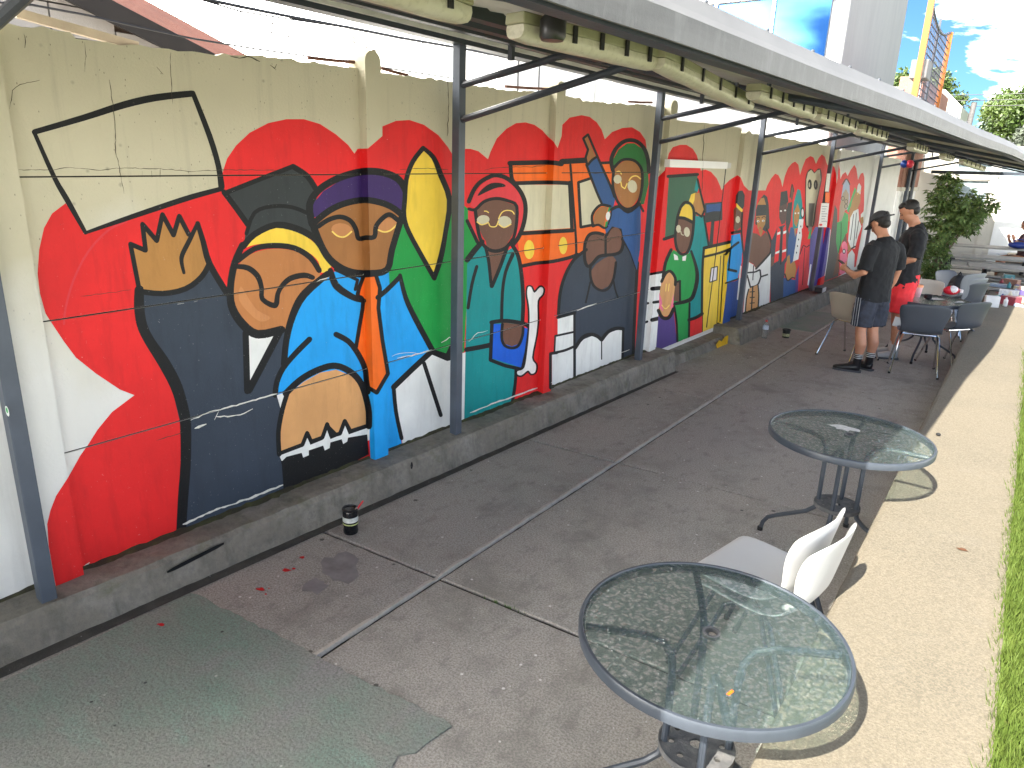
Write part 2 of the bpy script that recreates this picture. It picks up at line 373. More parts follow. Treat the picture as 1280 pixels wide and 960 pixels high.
def F(col, pts, s=0):
    pts = [tuple(p) for p in pts]
    if s: pts = smooth_poly(pts, True, 3)
    tr = tessellate_polygon([[Vector((x, y, 0)) for x, y in pts]])
    SH.append((cur_fig[0], col, [[pts[i] for i in t] for t in tr]))
def S(w, pts, col='K', s=1):
    """painted brush line; w may be a number or one width per point"""
    ws = list(w) if isinstance(w, (list, tuple)) else [w]*len(pts)
    p = [(x, y, q) for (x, y), q in zip(pts, ws)]
    if s and len(p) > 2: p = smooth_poly(p, False, 3)
    polys = []
    for i in range(len(p)-1):
        (x0, y0, a), (x1, y1, b) = p[i], p[i+1]; dx, dy = x1-x0, y1-y0; d = math.hypot(dx, dy)
        if d < 1e-3: continue
        nx, ny = -dy/d, dx/d
        polys.append([(x0+nx*a/2, y0+ny*a/2), (x0-nx*a/2, y0-ny*a/2), (x1-nx*b/2, y1-ny*b/2), (x1+nx*b/2, y1+ny*b/2)])
    for x, y, q in p:
        if q > 2.2 or len(p) < 3:
            polys.append([(x+q*.49*math.cos(k*math.pi/4+.2), y+q*.49*math.sin(k*math.pi/4+.2)) for k in range(8)])
    SH.append((cur_fig[0], col, polys))
def Ell(col, cx, cy, rx, ry, rot=0):
    n = 14 if rx > 3 else 10; c, s_ = math.cos(rot), math.sin(rot)
    SH.append((cur_fig[0], col, [[(cx+rx*math.cos(2*math.pi*k/n)*c-ry*math.sin(2*math.pi*k/n)*s_, cy+rx*math.cos(2*math.pi*k/n)*s_+ry*math.sin(2*math.pi*k/n)*c) for k in range(n)]]))
def FIG(name, label): cur_fig[0] = (name, label)

FIG('mural', 'scalloped red cloud painted behind all the mural figures')
F('R', [(66, 735), (62, 700), (60, 670), (59, 655), (63, 638), (70, 620), (85, 597), (100, 570), (110, 556), (122, 537), (140, 515), (168, 494), (150, 487), (120, 467), (95, 447), (80, 427), (70, 412),
        (57, 392), (50, 367), (47, 342), (49, 312), (55, 285), (65, 267), (82, 254), (106, 290), (190, 262), (274, 237), (279, 213), (284, 198), (295, 182), (312, 166), (335, 154), (358, 149), (380, 149), (400, 155),
        (420, 168), (435, 181), (443, 192), (447, 186), (460, 185.5), (478, 170), (478, 158), (495, 151), (512, 150), (530, 156), (548, 169), (560, 184), (566, 194), (575, 186), (588, 186), (598, 189), (610, 199),
        (613, 190), (621, 173), (633, 161), (645, 154), (657, 153), (668, 156), (678, 163), (685, 171), (692, 177), (697, 185), (702, 170), (703, 156), (712, 147), (727, 144), (737, 146), (746, 153), (752, 162),
        (756, 174), (765, 165), (778, 160), (790, 159), (800, 165), (807, 175), (810, 200), (820, 224), (831, 213), (836, 192), (841, 184), (850, 181), (858, 181), (866, 186), (871, 194), (874, 205), (876, 213),
        (882, 212), (889, 215), (896, 223), (900, 232), (902, 238), (906, 231), (912, 225), (917, 222), (922, 219), (926, 222), (930, 232), (936, 238), (957, 238), (959, 232), (964, 223), (969, 217), (973, 219),
        (976, 225), (978, 234), (981, 220), (985, 210), (990, 204), (994, 202), (998, 206), (1000, 219), (1003, 209), (1007, 199), (1013, 195), (1017, 197), (1020, 205), (1023, 198), (1027, 193), (1031, 196),
        (1034, 206), (1037, 207), (1040, 206), (1043, 209), (1045, 217), (1045.5, 230), (1047, 222), (1048.5, 206), (1050, 213), (1050.5, 224), (1053, 218), (1057, 215), (1059.5, 220), (1063, 213), (1068, 206),
        (1070.5, 211), (1072.5, 225), (1076, 217), (1079, 216), (1080.5, 222), (1080, 256), (1078, 285), (1077, 305), (1075, 330), (1040, 350), (900, 430), (560, 560), (300, 660)])
S(3, [(158, 277), (135, 288), (110, 315), (92, 350), (82, 385), (80, 405)], 'Q')

FIG('painted_placard', 'blank placard outlined in thick black paint')
S([7, 8, 9, 9, 8], [(43, 165), (105, 147), (155, 131), (195, 122), (240, 117)])
S([6, 7, 7, 8], [(241, 116), (262, 170), (273, 207), (277, 234)])
S([5, 6, 7, 5], [(43, 166), (68, 222), (84, 250), (107, 291)])
S([4, 6, 7, 7, 6], [(107, 291), (150, 276), (200, 259), (240, 246), (277, 236)])

FIG('painted_graduate', 'painted graduate in black cap raising one open hand')
F('S', [(172, 365), (262, 328), (290, 370), (330, 400), (374, 400), (374, 640), (228, 680), (226, 532), (214, 482), (197, 450), (178, 420), (170, 385)])
F('W', [(308, 417), (346, 420), (312, 482)])
S(8, [(307, 416), (308, 450), (309, 489)]); S(9, [(352, 410), (330, 452), (311, 488)])
F('T', [(164, 306), (182, 313), (178, 280), (196, 301), (203, 268), (217, 294), (224, 270), (237, 292), (247, 279), (262, 328), (255, 343), (235, 358), (205, 366), (175, 364)])
S(6, [(174, 362), (163, 305), (182, 313), (178, 280), (196, 301), (203, 268), (217, 294), (224, 270), (236, 293)], s=0)
S([5, 6, 6, 5, 4], [(247, 279), (237, 300), (228, 318), (227, 328), (230, 341)])
S([6, 7, 8, 8], [(247, 279), (254, 302), (262, 330), (284, 367)])
S(7, [(173, 364), (203, 367), (232, 361), (252, 346), (262, 329)])
S([12, 13, 13, 13, 15, 15, 14, 14, 13, 13, 12], [(174, 362), (174, 385), (178, 408), (188, 428), (204, 452), (220, 482), (229, 512), (232, 532), (232, 580), (229, 620), (226, 672)])
F('H', [(282, 241), (330, 222), (366, 207), (384, 221), (398, 240), (392, 262), (396, 300), (345, 290), (305, 305), (308, 282)])
S(7, [(280, 240), (295, 260), (310, 281)]); S(6, [(282, 241), (330, 222), (366, 208)]); S(7, [(366, 208), (384, 220), (397, 240)])
S(5, [(308, 292), (318, 266), (340, 258), (365, 259), (388, 268)])
F('Y', [(297, 317), (305, 302), (320, 291), (345, 285), (370, 290), (390, 301), (402, 315), (414, 333), (402, 341), (398, 327), (385, 315), (365, 307), (340, 304), (318, 306), (305, 311)], 1)
F('N', [(298, 331), (315, 317), (340, 311), (365, 313), (385, 322), (400, 338), (396, 352), (380, 370), (367, 390), (358, 410), (345, 414), (330, 415), (313, 409), (300, 396), (293, 378), (291, 362), (293, 345)], 1)
F('N3', [(301, 358), (299, 375), (312, 392), (326, 402), (338, 397), (322, 388), (312, 375)], 1)
S([8, 9, 9, 10, 11, 11, 10], [(303, 306), (293, 330), (288, 360), (290, 384), (303, 405), (322, 418), (352, 412)])
S(8, [(304, 308), (318, 293), (345, 281), (372, 286), (392, 297), (402, 309)]); S(7, [(297, 326), (318, 311), (342, 307), (368, 310), (388, 322), (399, 338)])
S([6, 7, 7, 6, 6, 7, 6, 6, 7, 7, 6], [(296, 333), (310, 335), (322, 345), (327, 360), (328, 374), (344, 382), (347, 368), (352, 358), (363, 348), (380, 344), (391, 347)])

FIG('painted_green_leaf', 'painted green shape behind the yellow almond')
F('G', [(503, 262), (490, 300), (482, 342), (486, 364), (503, 356), (513, 388), (528, 420), (543, 440), (562, 446), (580, 440), (586, 330), (598, 306), (586, 262), (570, 248)])
FIG('painted_beret_man', 'painted man in purple beret, blue shirt and orange tie')
F('W', [(540, 440), (494, 486), (495, 515), (502, 545), (505, 575), (590, 530), (590, 438), (562, 446)])
F('B', [(412, 340), (395, 352), (378, 371), (366, 395), (359, 425), (357, 448), (349, 470), (344, 492), (352, 506), (400, 500), (460, 500), (463, 575), (505, 575), (501, 545), (494, 515), (491, 484), (541, 441), (528, 420), (513, 388), (504, 362), (499, 345), (487, 358), (486, 338), (440, 338)])
F('O', [(456, 340), (447, 369), (453, 376), (449, 410), (445, 434), (458, 470), (459, 484), (470, 489), (484, 467), (478, 428), (473, 392), (472, 372), (475, 357), (470, 340)])
S(5, [(456, 341), (447, 368), (454, 376), (449, 410), (445, 434)]); S(5, [(469, 341), (475, 360), (473, 385), (478, 425), (485, 467), (471, 491), (458, 483)], s=0)
S([7, 9, 8, 6], [(413, 338), (420, 357), (440, 371), (455, 376)]); S(4, [(419, 337), (447, 350), (444, 362)], s=0)
S(6, [(472, 372), (484, 362), (500, 346)]); S([5, 6, 7, 7], [(500, 344), (507, 372), (519, 398), (540, 437)])
S(7, [(541, 438), (517, 460), (492, 484)]); S(5, [(492, 483), (495, 515), (502, 548)]); S(5, [(530, 454), (541, 488), (551, 519)])
S([7, 9, 9], [(541, 440), (560, 447), (567, 432)], s=0)
S([8, 10, 9, 8, 8], [(410, 342), (380, 368), (366, 394), (358, 425), (355, 456)])
S(7, [(387, 424), (370, 441), (354, 460), (346, 478), (344, 494)]); S(7, [(420, 418), (436, 427), (448, 443), (456, 460), (458, 475), (460, 490)])
F('W', [(346, 494), (358, 490), (356, 502), (351, 512)])
F('K', [(349, 566), (380, 530), (432, 518), (461, 526), (462, 550), (380, 580), (352, 580)])
F('P', [(361, 492), (380, 477), (400, 466), (420, 462), (440, 470), (452, 485), (458, 510), (459, 532), (440, 540), (432, 526), (425, 545), (410, 530), (403, 548), (392, 552), (384, 541), (377, 556), (350, 567), (347, 545), (352, 520), (357, 502)])
F('W', [(349, 569), (378, 558), (384, 546), (388, 556), (403, 550), (409, 536), (413, 549), (425, 544), (431, 531), (436, 543), (462, 534), (462, 550), (380, 577), (352, 576)])
F('K', [(352, 577), (358, 571), (377, 566), (379, 572), (386, 569), (386, 563), (404, 557), (406, 563), (412, 560), (413, 553), (427, 549), (429, 555), (434, 552), (435, 547), (459, 543), (461, 568), (400, 600), (355, 620)])
S(8, [(357, 492), (375, 475), (396, 463), (418, 457), (437, 464), (450, 477), (457, 495), (461, 515), (461, 533)])
S(6, [(359, 492), (353, 512), (348, 540), (349, 568)])
S(5, [(349, 567), (378, 556), (384, 541), (389, 552), (403, 547), (409, 530), (414, 545), (425, 542), (431, 526), (438, 539), (460, 532)], s=0)
F('N2', [(394, 277), (413, 262), (440, 252), (465, 250), (484, 254), (502, 270), (499, 290), (491, 314), (487, 337), (462, 342), (443, 340), (427, 335), (411, 322), (399, 300)])
Ell('N3', 427, 287, 13, 8, .1); Ell('N3', 484, 281, 12, 8, -.25)
S(2, [(415, 289), (422, 295), (431, 296), (440, 289)], 'L'); S(2, [(472, 287), (480, 290), (488, 288), (496, 281)], 'L')
F('V', [(391, 272), (391, 255), (404, 239), (425, 226), (447, 219), (465, 217), (482, 218), (497, 227), (506, 241), (506, 257), (502, 266), (488, 258), (470, 251), (455, 250), (435, 253), (415, 260), (401, 270)])
S(9, [(390, 280), (387, 256), (398, 238), (418, 225), (440, 217), (460, 214), (480, 216), (498, 224), (508, 240), (509, 256), (504, 270)])
S(8, [(393, 278), (412, 263), (432, 254), (455, 250), (475, 253), (490, 259), (502, 268)])
S([9, 9, 9, 10, 10, 9, 8, 8, 8], [(390, 276), (397, 297), (408, 319), (422, 333), (440, 341), (462, 342), (484, 337), (490, 312), (502, 272)])
S(6, [(398, 283), (410, 275), (425, 271), (438, 276), (445, 287), (448, 298), (457, 297), (468, 296), (470, 283), (478, 273), (487, 268), (497, 275)])
FIG('painted_yellow_almond', 'painted yellow almond shape outlined in black')
F('Y', [(529, 184), (541, 195), (550, 218), (561, 250), (556, 290), (550, 322), (543, 346), (530, 326), (510, 290), (505, 270), (507, 248), (508, 222), (516, 201)])
S([5, 6, 7, 7, 6, 7, 6], [(529, 185), (542, 197), (551, 219), (562, 250), (557, 290), (551, 322), (543, 347)]); S(6, [(529, 185), (516, 202), (508, 224), (506, 250), (505, 270), (511, 290), (530, 325), (543, 348)])

FIG('painted_bus', 'painted orange bus with pale windows and yellow headlights')
F('O', [(640, 206), (702, 204), (765, 203), (767, 250), (758, 292), (735, 315), (720, 320), (690, 327), (672, 328), (651, 331), (647, 300), (650, 230), (640, 222)])
F('C', [(648, 231), (710, 231), (713, 285), (682, 287), (651, 289), (657, 262), (655, 248)])
S(5, [(645, 229), (685, 228), (712, 229)]); S(4.5, [(712, 228), (715, 287)]); S(5, [(649, 292), (682, 290), (716, 288)])
F('C', [(724, 228), (738, 225), (751, 254), (742, 264), (740, 281), (726, 282)]); S(3.5, [(738, 223), (723, 228), (726, 284), (742, 281)], s=0)
S(3, [(713, 206), (716, 245), (720, 300), (720, 321)]); Ell('Y', 661.5, 312, 6.5, 12); Ell('Y', 704, 307, 5.2, 11)
S([6, 6, 6], [(637, 204), (685, 203), (702, 205)]); S(7, [(702, 202), (736, 200)]); S(3.5, [(748, 204), (765, 203)]); S(5, [(638, 204), (640, 224), (646, 231)])
S(4.5, [(651, 333), (670, 329), (690, 327), (712, 322), (722, 318)])
FIG('painted_scarf_woman', 'painted woman in red headscarf and teal robe holding a blue bag')
F('E', [(584, 330), (603, 305), (608, 312), (615, 355), (632, 315), (641, 309), (646, 320), (650, 340), (653, 370), (653, 400), (655, 460), (645, 464), (644, 478), (641, 510), (600, 530), (580, 535)])
F('A', [(607, 300), (635, 300), (634, 312), (615, 352)])
S(4, [(607, 309), (611, 328), (614, 358)]); S(4.5, [(634, 309), (625, 334), (615, 358)])
S([7, 7, 6], [(584, 325), (594, 312), (603, 302)]); S(5, [(640, 306), (646, 316), (650, 330), (653, 355), (654, 380), (653, 404)])
S([5, 4, 4, 4], [(641, 318), (632, 340), (628, 366), (627, 402)]); S(4, [(596, 333), (590, 355), (585, 385)])
S(6, [(583, 437), (600, 434), (614, 431)]); S(4, [(645, 463), (644, 480), (640, 505)])
F('U', [(617, 405), (615, 448), (653, 460), (661, 411), (640, 405)])
F('A', [(628, 403), (653, 406), (652, 420), (648, 430), (640, 433), (631, 430), (628, 420)])
S(3.5, [(628, 405), (627, 422), (631, 432), (640, 435), (648, 432), (653, 420), (654, 409)]); S(5, [(614, 403), (628, 401), (642, 402), (656, 405), (662, 409)])
S(4.5, [(615, 403), (613, 450), (631, 457), (653, 462), (658, 440), (662, 410)], s=0)
F('A', [(596, 260), (606, 253), (620, 249), (634, 253), (645, 260), (643, 286), (637, 300), (628, 309), (617, 309), (606, 300), (599, 285)], 1)
F('Q', [(588, 257), (592, 244), (602, 231), (612, 224), (620, 221), (633, 225), (646, 237), (654, 250), (656, 262), (653, 278), (647, 295), (642, 301), (643, 288), (646, 258), (635, 251), (620, 248), (605, 252), (594, 261)])
F('Q', [(585, 262), (594, 263), (598, 300), (585, 278)])
F('K', [(597, 245), (603, 236), (614, 229), (627, 229), (632, 233), (620, 235), (608, 240)], 1)
S(5.5, [(586, 252), (592, 238), (600, 228), (612, 221), (620, 219), (632, 222), (645, 232), (654, 246), (657, 260), (655, 278), (649, 295), (642, 305)])
S(4, [(586, 261), (594, 262), (605, 252), (620, 248), (635, 251), (646, 258), (645, 285), (641, 300)]); S(4.5, [(594, 262), (597, 285), (601, 300), (608, 310), (619, 314), (632, 310), (641, 299)])
S(4.5, [(584, 276), (597, 303)])
Ell('C', 604, 274.5, 8, 5.6, -.1); Ell('C', 631, 277, 8.5, 7, .15); S(1.4, [(596, 277), (602, 281), (611, 278)], 'L'); S(1.4, [(623, 280), (630, 284.5), (639, 280)], 'L')
S(1.3, [(623, 274), (627, 266), (633, 263), (640, 264), (643, 268)], 'L'); S(1.3, [(605, 264), (608, 264), (611, 266)], 'L'); S(1.3, [(611, 279), (613, 283), (620, 283), (623, 276)], 'L')
FIG('painted_bone', 'painted white bone outlined in black')
bone = [(660, 359), (664, 359), (668, 366), (675, 359), (679, 361), (678, 368), (672, 376), (672, 400), (670, 420), (665, 447), (670, 456), (669, 465), (664, 467), (660, 463), (652, 469), (647, 468), (647, 464), (653, 462), (657, 454), (661, 420), (662, 395), (661, 380), (659, 368)]
S(4.5, bone+[bone[0]]); F('W', bone, 1)

FIG('painted_reader', 'painted dark grey figure with brown hands above an open book')
F('S', [(733, 312), (717, 326), (705, 346), (699, 370), (697, 395), (697, 480), (792, 460), (797, 340), (788, 314), (779, 299), (760, 318)])
F('A', [(738, 340), (745, 330), (755, 323), (765, 319), (770, 325), (768, 342), (766, 350), (760, 358), (752, 362), (745, 359), (740, 350)])
S(3.2, [(738, 333), (738, 345), (742, 357), (751, 363), (760, 361), (767, 348), (770, 328)]); S(2.2, [(738, 352), (735, 366), (732, 379)]); S(2.2, [(767, 351), (769, 362), (773, 373)])
F('A', [(732, 310), (733, 296), (743, 292), (752, 292), (757, 299), (757, 317), (748, 322), (740, 329), (735, 332), (731, 325)], 1)
F('A', [(758, 292), (764, 284), (772, 283), (778, 291), (779, 304), (775, 314), (766, 316), (758, 318)], 1)
S(4, [(754, 293), (745, 291), (736, 294), (731, 306), (731, 325), (735, 333), (741, 329), (748, 321), (757, 319), (768, 318), (776, 314), (779, 303), (778, 289), (771, 282), (763, 285), (758, 294)])
S(3, [(757, 294), (757, 319)])
S(4, [(733, 312), (717, 325), (706, 345), (700, 367), (698, 393)]); S(4, [(778, 299), (788, 314), (796, 336)]); S(4, [(797, 328), (794, 380), (791, 455)])
F('W', [(697, 397), (718, 392), (717, 480), (690, 490), (690, 442), (694, 440), (694, 420), (697, 418)])
S(3.5, [(697, 397), (719, 391)]); S(2.6, [(694, 420), (717, 415)]); S(3.2, [(693, 441), (706, 438), (718, 433)]); S(2.2, [(694, 420), (693, 440)]); S(3.6, [(696, 441), (688, 442), (688, 485)], s=0); S(3, [(718, 391), (718, 475)])
F('W', [(720, 434), (730, 424), (740, 420), (752, 425), (753, 424), (762, 416), (770, 413), (778, 412), (777, 470), (720, 480)])
S(4.5, [(719, 435), (728, 422), (738, 418), (746, 420), (752, 425)]); S(4.5, [(752, 425), (760, 415), (770, 410.5), (779, 411)]); S(3.2, [(779, 411), (778, 455)]); S(1.5, [(752, 425), (752, 449)])
FIG('painted_pointing_man', 'painted man in green cap and blue shirt pointing upward')
F('U2', [(764, 262), (774, 256), (785, 263), (796, 257), (801, 257), (801, 290), (800, 312), (796, 338), (788, 315), (779, 298), (777, 286), (765, 283), (758, 292), (756, 286)])
F('U2', [(734, 207), (746, 195), (763, 232), (769, 250), (766, 262), (752, 255), (743, 236)])
S(3, [(733, 206), (745, 238), (752, 254)]); S(3, [(735, 168), (750, 203), (763, 232), (768, 246)])
F('N2', [(734, 169), (738, 181), (745, 196), (734, 207), (732, 199), (735, 187), (731, 178), (729, 173)])
S(3, [(735, 168), (729, 173), (735, 187), (732, 197), (734, 207)], s=0); S(3, [(735, 206), (740, 200), (746, 196)])
F('N2', [(742, 280), (743, 267), (750, 259), (760, 258), (757, 270), (755, 284), (747, 281)])
S(3.4, [(741, 282), (740, 270), (745, 261), (752, 256), (763, 258)]); S(3, [(741, 283), (748, 281), (755, 285), (759, 283)])
F('G2', [(761, 259), (764, 260), (762, 265), (759, 265)]); F('G2', [(757, 277), (760, 277), (758, 284), (756, 283)]); Ell('W', 760, 270, 2.8, 5.6, .1); S(2, [(764, 261), (763.6, 270), (760, 281)])
F('N2', [(768, 212), (777, 203), (786, 200), (796, 205), (802, 215), (803, 228), (800, 242), (795, 252), (788, 259), (780, 258), (773, 249), (768, 235), (767, 222)], 1)
F('G3', [(767, 210), (766, 200), (773, 187), (784, 179), (793, 179), (803, 186), (809, 200), (811, 230), (805, 255), (800, 256), (803, 230), (802, 212), (795, 203), (785, 200), (776, 202)])
S(5, [(766, 213), (764, 200), (769, 187), (778, 178), (788, 175), (798, 178), (806, 187), (810, 200), (811, 215)])
S(3.5, [(767, 210), (776, 201), (785, 199), (795, 202), (802, 212), (803, 228), (801, 243), (797, 254), (790, 260), (782, 261), (774, 255), (769, 245), (766, 232), (767, 214)])
S(4, [(764, 262), (774, 258), (785, 265), (797, 257)]); S(3, [(799, 254), (804, 264)])
Ell('C', 772, 224, 5, 5.6); Ell('C', 790.5, 233, 6, 8, -.2); S(1.4, [(769, 216), (774, 214), (777, 218)], 'L'); S(1.6, [(786, 226), (790, 221), (796, 220), (801, 224)], 'L'); S(1.4, [(776, 227), (777, 233), (781, 236), (784, 229)], 'L', 0)

FIG('painted_teacher', 'painted teacher in teal dress beside a green board')
F('D', [(836, 222), (872, 220), (870, 290), (831, 298)]); S(4, [(835, 220.5), (872, 218)]); S(4, [(830, 299), (845, 294)])
F('E', [(865, 270), (880, 270), (886, 312), (881, 335), (880, 400), (860, 404), (860, 320)])
F('E', [(871, 222), (874, 232), (872, 240), (868, 238)]); F('T', [(865, 260), (869, 241), (875, 241), (881, 262), (877, 271), (870, 266)]); F('Y', [(861, 252), (864, 243), (869, 241), (868, 250), (866, 256)])
S(2.6, [(872, 224), (876, 242), (881, 262), (877, 271), (870, 266)], s=0); S(2.6, [(880, 270), (886, 308)])
FIG('painted_monitor', 'painted blue computer screen on a stand over a yellow desk')
F('H', [(881, 254), (903, 252), (903, 275), (893, 277), (891, 308), (886, 309), (889, 277), (881, 279)]); F('U2', [(883, 256), (902, 254), (901, 264), (892, 264), (883, 266)])
F('Y', [(880, 312), (914, 303), (912, 318), (906, 402), (897, 412), (877, 430)]); S(4, [(880, 310), (915, 302)]); S(3, [(880, 321), (900, 316), (915, 310)])
F('I', [(889, 335), (897, 333), (896, 350), (887, 353)]); S(1.3, [(889, 335), (897, 333), (896, 350), (887, 353), (889, 335)], s=0); S(1, [(901, 320), (896, 405)]); S(1.3, [(905, 318), (900, 402)])
S(3, [(880, 310), (878, 340), (877, 425)])
FIG('painted_green_jacket_man', 'painted man in yellow cap and green jacket holding a ball')
F('W', [(803, 343), (828, 340), (823, 390), (821, 450), (800, 450)]); S(3.2, [(805, 344), (828, 340)])
for a, b, w in (((815, 361), (825, 360), 5), ((817, 378), (824, 377), 3.5), ((805, 380), (810, 379), 3), ((815, 400), (823, 398), 5), ((804, 404), (809, 402), 3)): S(w, [a, b])
F('G2', [(833, 325), (842, 312), (848, 316), (858, 318), (865, 315), (869, 330), (872, 345), (869, 363), (863, 374), (862, 380), (860, 440), (846, 440), (845, 395), (843, 382), (829, 345)])
F('V2', [(823, 395), (829, 398), (836, 398), (842, 388), (844, 405), (847, 440), (819, 450)]); S(2.6, [(843, 383), (846, 405), (847, 435)])
F('R', [(863, 399), (878, 394), (877, 430), (862, 435)]); S(4, [(861, 400), (870, 397), (878, 392)]); S(2.6, [(862, 379), (861, 430)])
S([3, 4, 5, 5, 5, 4], [(864, 314), (870, 333), (871.5, 348), (868, 365), (862, 375), (843, 380)]); S(4, [(839, 312), (832, 328), (829, 346)])
F('A', [(844, 354), (850, 352), (849, 377), (842, 376)]); S(2.6, [(844, 353), (850, 351), (850, 377)], s=0)
F('P', [(838, 340), (844, 350), (842, 372), (840, 386), (834, 395), (827, 393), (824, 381), (825, 362), (830, 348)], 1)
F('M', [(824, 366), (827, 374), (829, 390), (824, 384)]); F('M', [(842, 367), (838, 384), (840, 388), (842, 378)])
S(3.6, [(827, 352), (832, 342), (838, 339), (844, 347), (844, 356)]); S(4.4, [(823, 388), (828, 397), (836, 397), (842, 386)]); S(1, [(833, 355), (832, 364)], 'L'); S(1, [(836.5, 355), (835.5, 364)], 'L'); S(1.2, [(827, 381), (832, 386), (837, 381)], 'L')
F('W', [(842, 317), (847, 320), (848, 325), (843, 325)]); F('W', [(853, 321), (858, 319), (857, 326), (853, 326)])
F('A', [(848, 273), (866, 277), (864, 295), (860, 311), (853, 316), (848, 312), (845, 300), (846, 284)], 1); F('Y', [(848, 271), (852, 260), (857, 255), (863, 256), (867, 266), (866, 276)])
S(3.4, [(847, 271), (845, 285), (844, 300), (847, 313), (853, 318), (860, 314), (865, 298), (867, 280), (867, 262), (862, 254), (856, 253), (851, 259), (847, 271)]); S(4, [(847, 272), (856, 273), (866, 278)])
Ell('C', 848.2, 286, 3, 5); Ell('C', 858.6, 290, 3.8, 6.2, -.1); S(1, [(851, 289), (852, 293), (855, 294)], 'C')

FIG('painted_blue_shirt_person', 'painted person in blue shirt with yellow headband')
F('B', [(914, 294), (925, 292), (928, 310), (927, 328), (922, 349), (908, 353), (909, 330), (913, 310)]); F('U3', [(909, 354), (920, 351), (930, 345), (928, 410), (902, 412)])
F('A', [(917, 262), (921, 257), (928, 265), (926, 284), (920, 289), (917, 286)]); F('H', [(919, 255), (920, 244), (923, 239), (928, 238), (931, 244), (930, 258), (928, 262), (921, 254)]); F('Y', [(920.5, 254), (928.5, 262), (927.5, 266), (920.5, 259)])
Ell('C', 922.3, 274.5, 2.8, 4.5); S(3.6, [(915, 291), (926, 289)]); S(3, [(907, 318), (915, 309), (923, 303)]); S(3.4, [(911, 337), (920, 339)]); S(2, [(907, 354), (924, 348)]); S(2, [(913, 311), (911, 337)]); S(2.2, [(928, 265), (927, 290), (930, 325)])
S(1.8, [(926, 333), (922, 374)], 'W')
FIG('painted_brown_top_woman', 'painted woman in brown top and laced white skirt')
F('A', [(940, 291), (946, 292), (951, 296), (957, 290), (962, 296), (963, 312), (957, 325), (945, 336), (942, 330), (936, 327), (938, 308)]); F('H', [(944, 280), (945, 262), (949, 250), (955, 243), (959, 246), (961, 257), (962, 285), (957, 290), (950, 284)])
F('T', [(946.5, 256), (951, 248), (955, 247), (957.5, 256)]); F('T', [(945, 270), (957.5, 269), (956.5, 280), (951, 291), (947, 285)]); F('T', [(948, 288), (954, 288), (951, 296)])
Ell('W', 947.6, 276.6, 1.6, 1.4); Ell('W', 954, 276, 1.6, 1.4); Ell('K', 947.8, 276.8, .6, .9); Ell('K', 954.2, 276.2, .6, .9); S(.9, [(945, 273), (948, 271.5), (950, 273)]); S(.9, [(952, 272.5), (955, 270.5), (957, 272)]); Ell('Q', 950.2, 285, 1.5, 1.0)
F('W', [(935, 327), (942, 331), (945, 336), (957, 324), (964, 314), (963, 350), (961, 395), (945, 400), (928, 400)])
S(2.4, [(958, 286), (963.5, 300), (963.5, 314), (957, 323), (945, 336)]); S(2, [(934, 341), (944, 340), (950, 337), (951, 346), (960, 343)], s=0); S(2, [(951, 346), (947, 356), (938, 359)]); S(2, [(934, 344), (938, 359)]); S(1.2, [(942, 332), (941, 350)])
F('P', [(936, 361), (947, 356), (948.5, 370), (946, 392), (932, 398), (933, 374)]); S(1.6, [(936, 361), (933, 374), (931.5, 394)]); S(1.6, [(947.5, 356), (948.5, 370), (947, 392)]); S(1.7, [(941, 358), (939, 392)])
for y in (365, 372, 379): S(1.2, [(937.5, y), (943, y-.5)])
FIG('painted_vest_man', 'painted man in dark coat and red vest with white bands')
F('S', [(964, 302), (972, 284), (978, 282), (984, 280), (988, 300), (984, 325), (981, 330), (979, 385), (963, 392), (963, 340)]); F('A2', [(974, 258), (984, 253), (983.5, 272), (981, 279), (977, 281), (974, 272)])
F('H', [(976, 240), (984, 238), (985.5, 253), (974.5, 258)]); F('A', [(987.5, 246), (990, 231), (992.5, 240), (990, 252)]); S(1.1, [(987.5, 247), (990, 230), (992.5, 240)]); F('H', [(984.5, 254), (990.5, 252), (988.5, 276), (984.5, 290), (982, 280)])
Ell('W', 976.2, 263.8, 1.3, 1.1); Ell('W', 981.4, 263, 1.3, 1.1)
F('R', [(972, 282), (976, 288), (973, 326), (967.5, 329)]); F('R', [(979, 285), (982.5, 280), (982.5, 321), (977, 328)])
for q in ([(971.5, 291), (976, 289), (975.5, 292.5), (971.5, 294)], [(979, 289.5), (983, 288), (982.7, 291), (979, 292.7)], [(969.5, 315), (974.5, 313), (974, 316), (969, 317.7)], [(978, 313), (983, 311), (982.5, 314.2), (977.6, 315.6)]): F('W', q)
F('A', [(964, 322), (968, 320), (967, 331), (963.5, 334)]); S(1.8, [(976.5, 284), (976, 330)])
FIG('painted_teal_hair_woman', 'painted woman with teal hair playing a long white flute')
F('U2', [(985, 302), (988, 284), (992, 284), (998, 298), (996, 315), (990, 330), (984, 330)]); F('T', [(992, 282), (996.5, 281), (994, 297)]); F('E', [(990.5, 270), (992.5, 252), (997, 236), (1000.5, 238), (1003, 254), (1003.5, 272), (998, 285), (991, 286)])
F('T', [(992.5, 265), (997, 254), (1000, 263), (998.5, 275), (995.5, 284), (992.5, 279)]); Ell('W', 994.3, 266.6, 1.0, 1.1); Ell('W', 998, 266.4, 1.0, 1.1); Ell('Q', 995.5, 276.2, .9, .8)
F('U2', [(979.5, 347), (994.5, 350), (994.5, 372), (978.5, 384)]); F('V2', [(994.5, 345), (999, 330), (998, 375), (994, 375)])
F('T', [(984, 321), (987, 318), (988, 330), (993, 325), (995.5, 336), (993.5, 346), (985, 351), (981.5, 342)]); S(1.6, [(981, 342), (984.5, 351), (990, 347), (994, 348)])
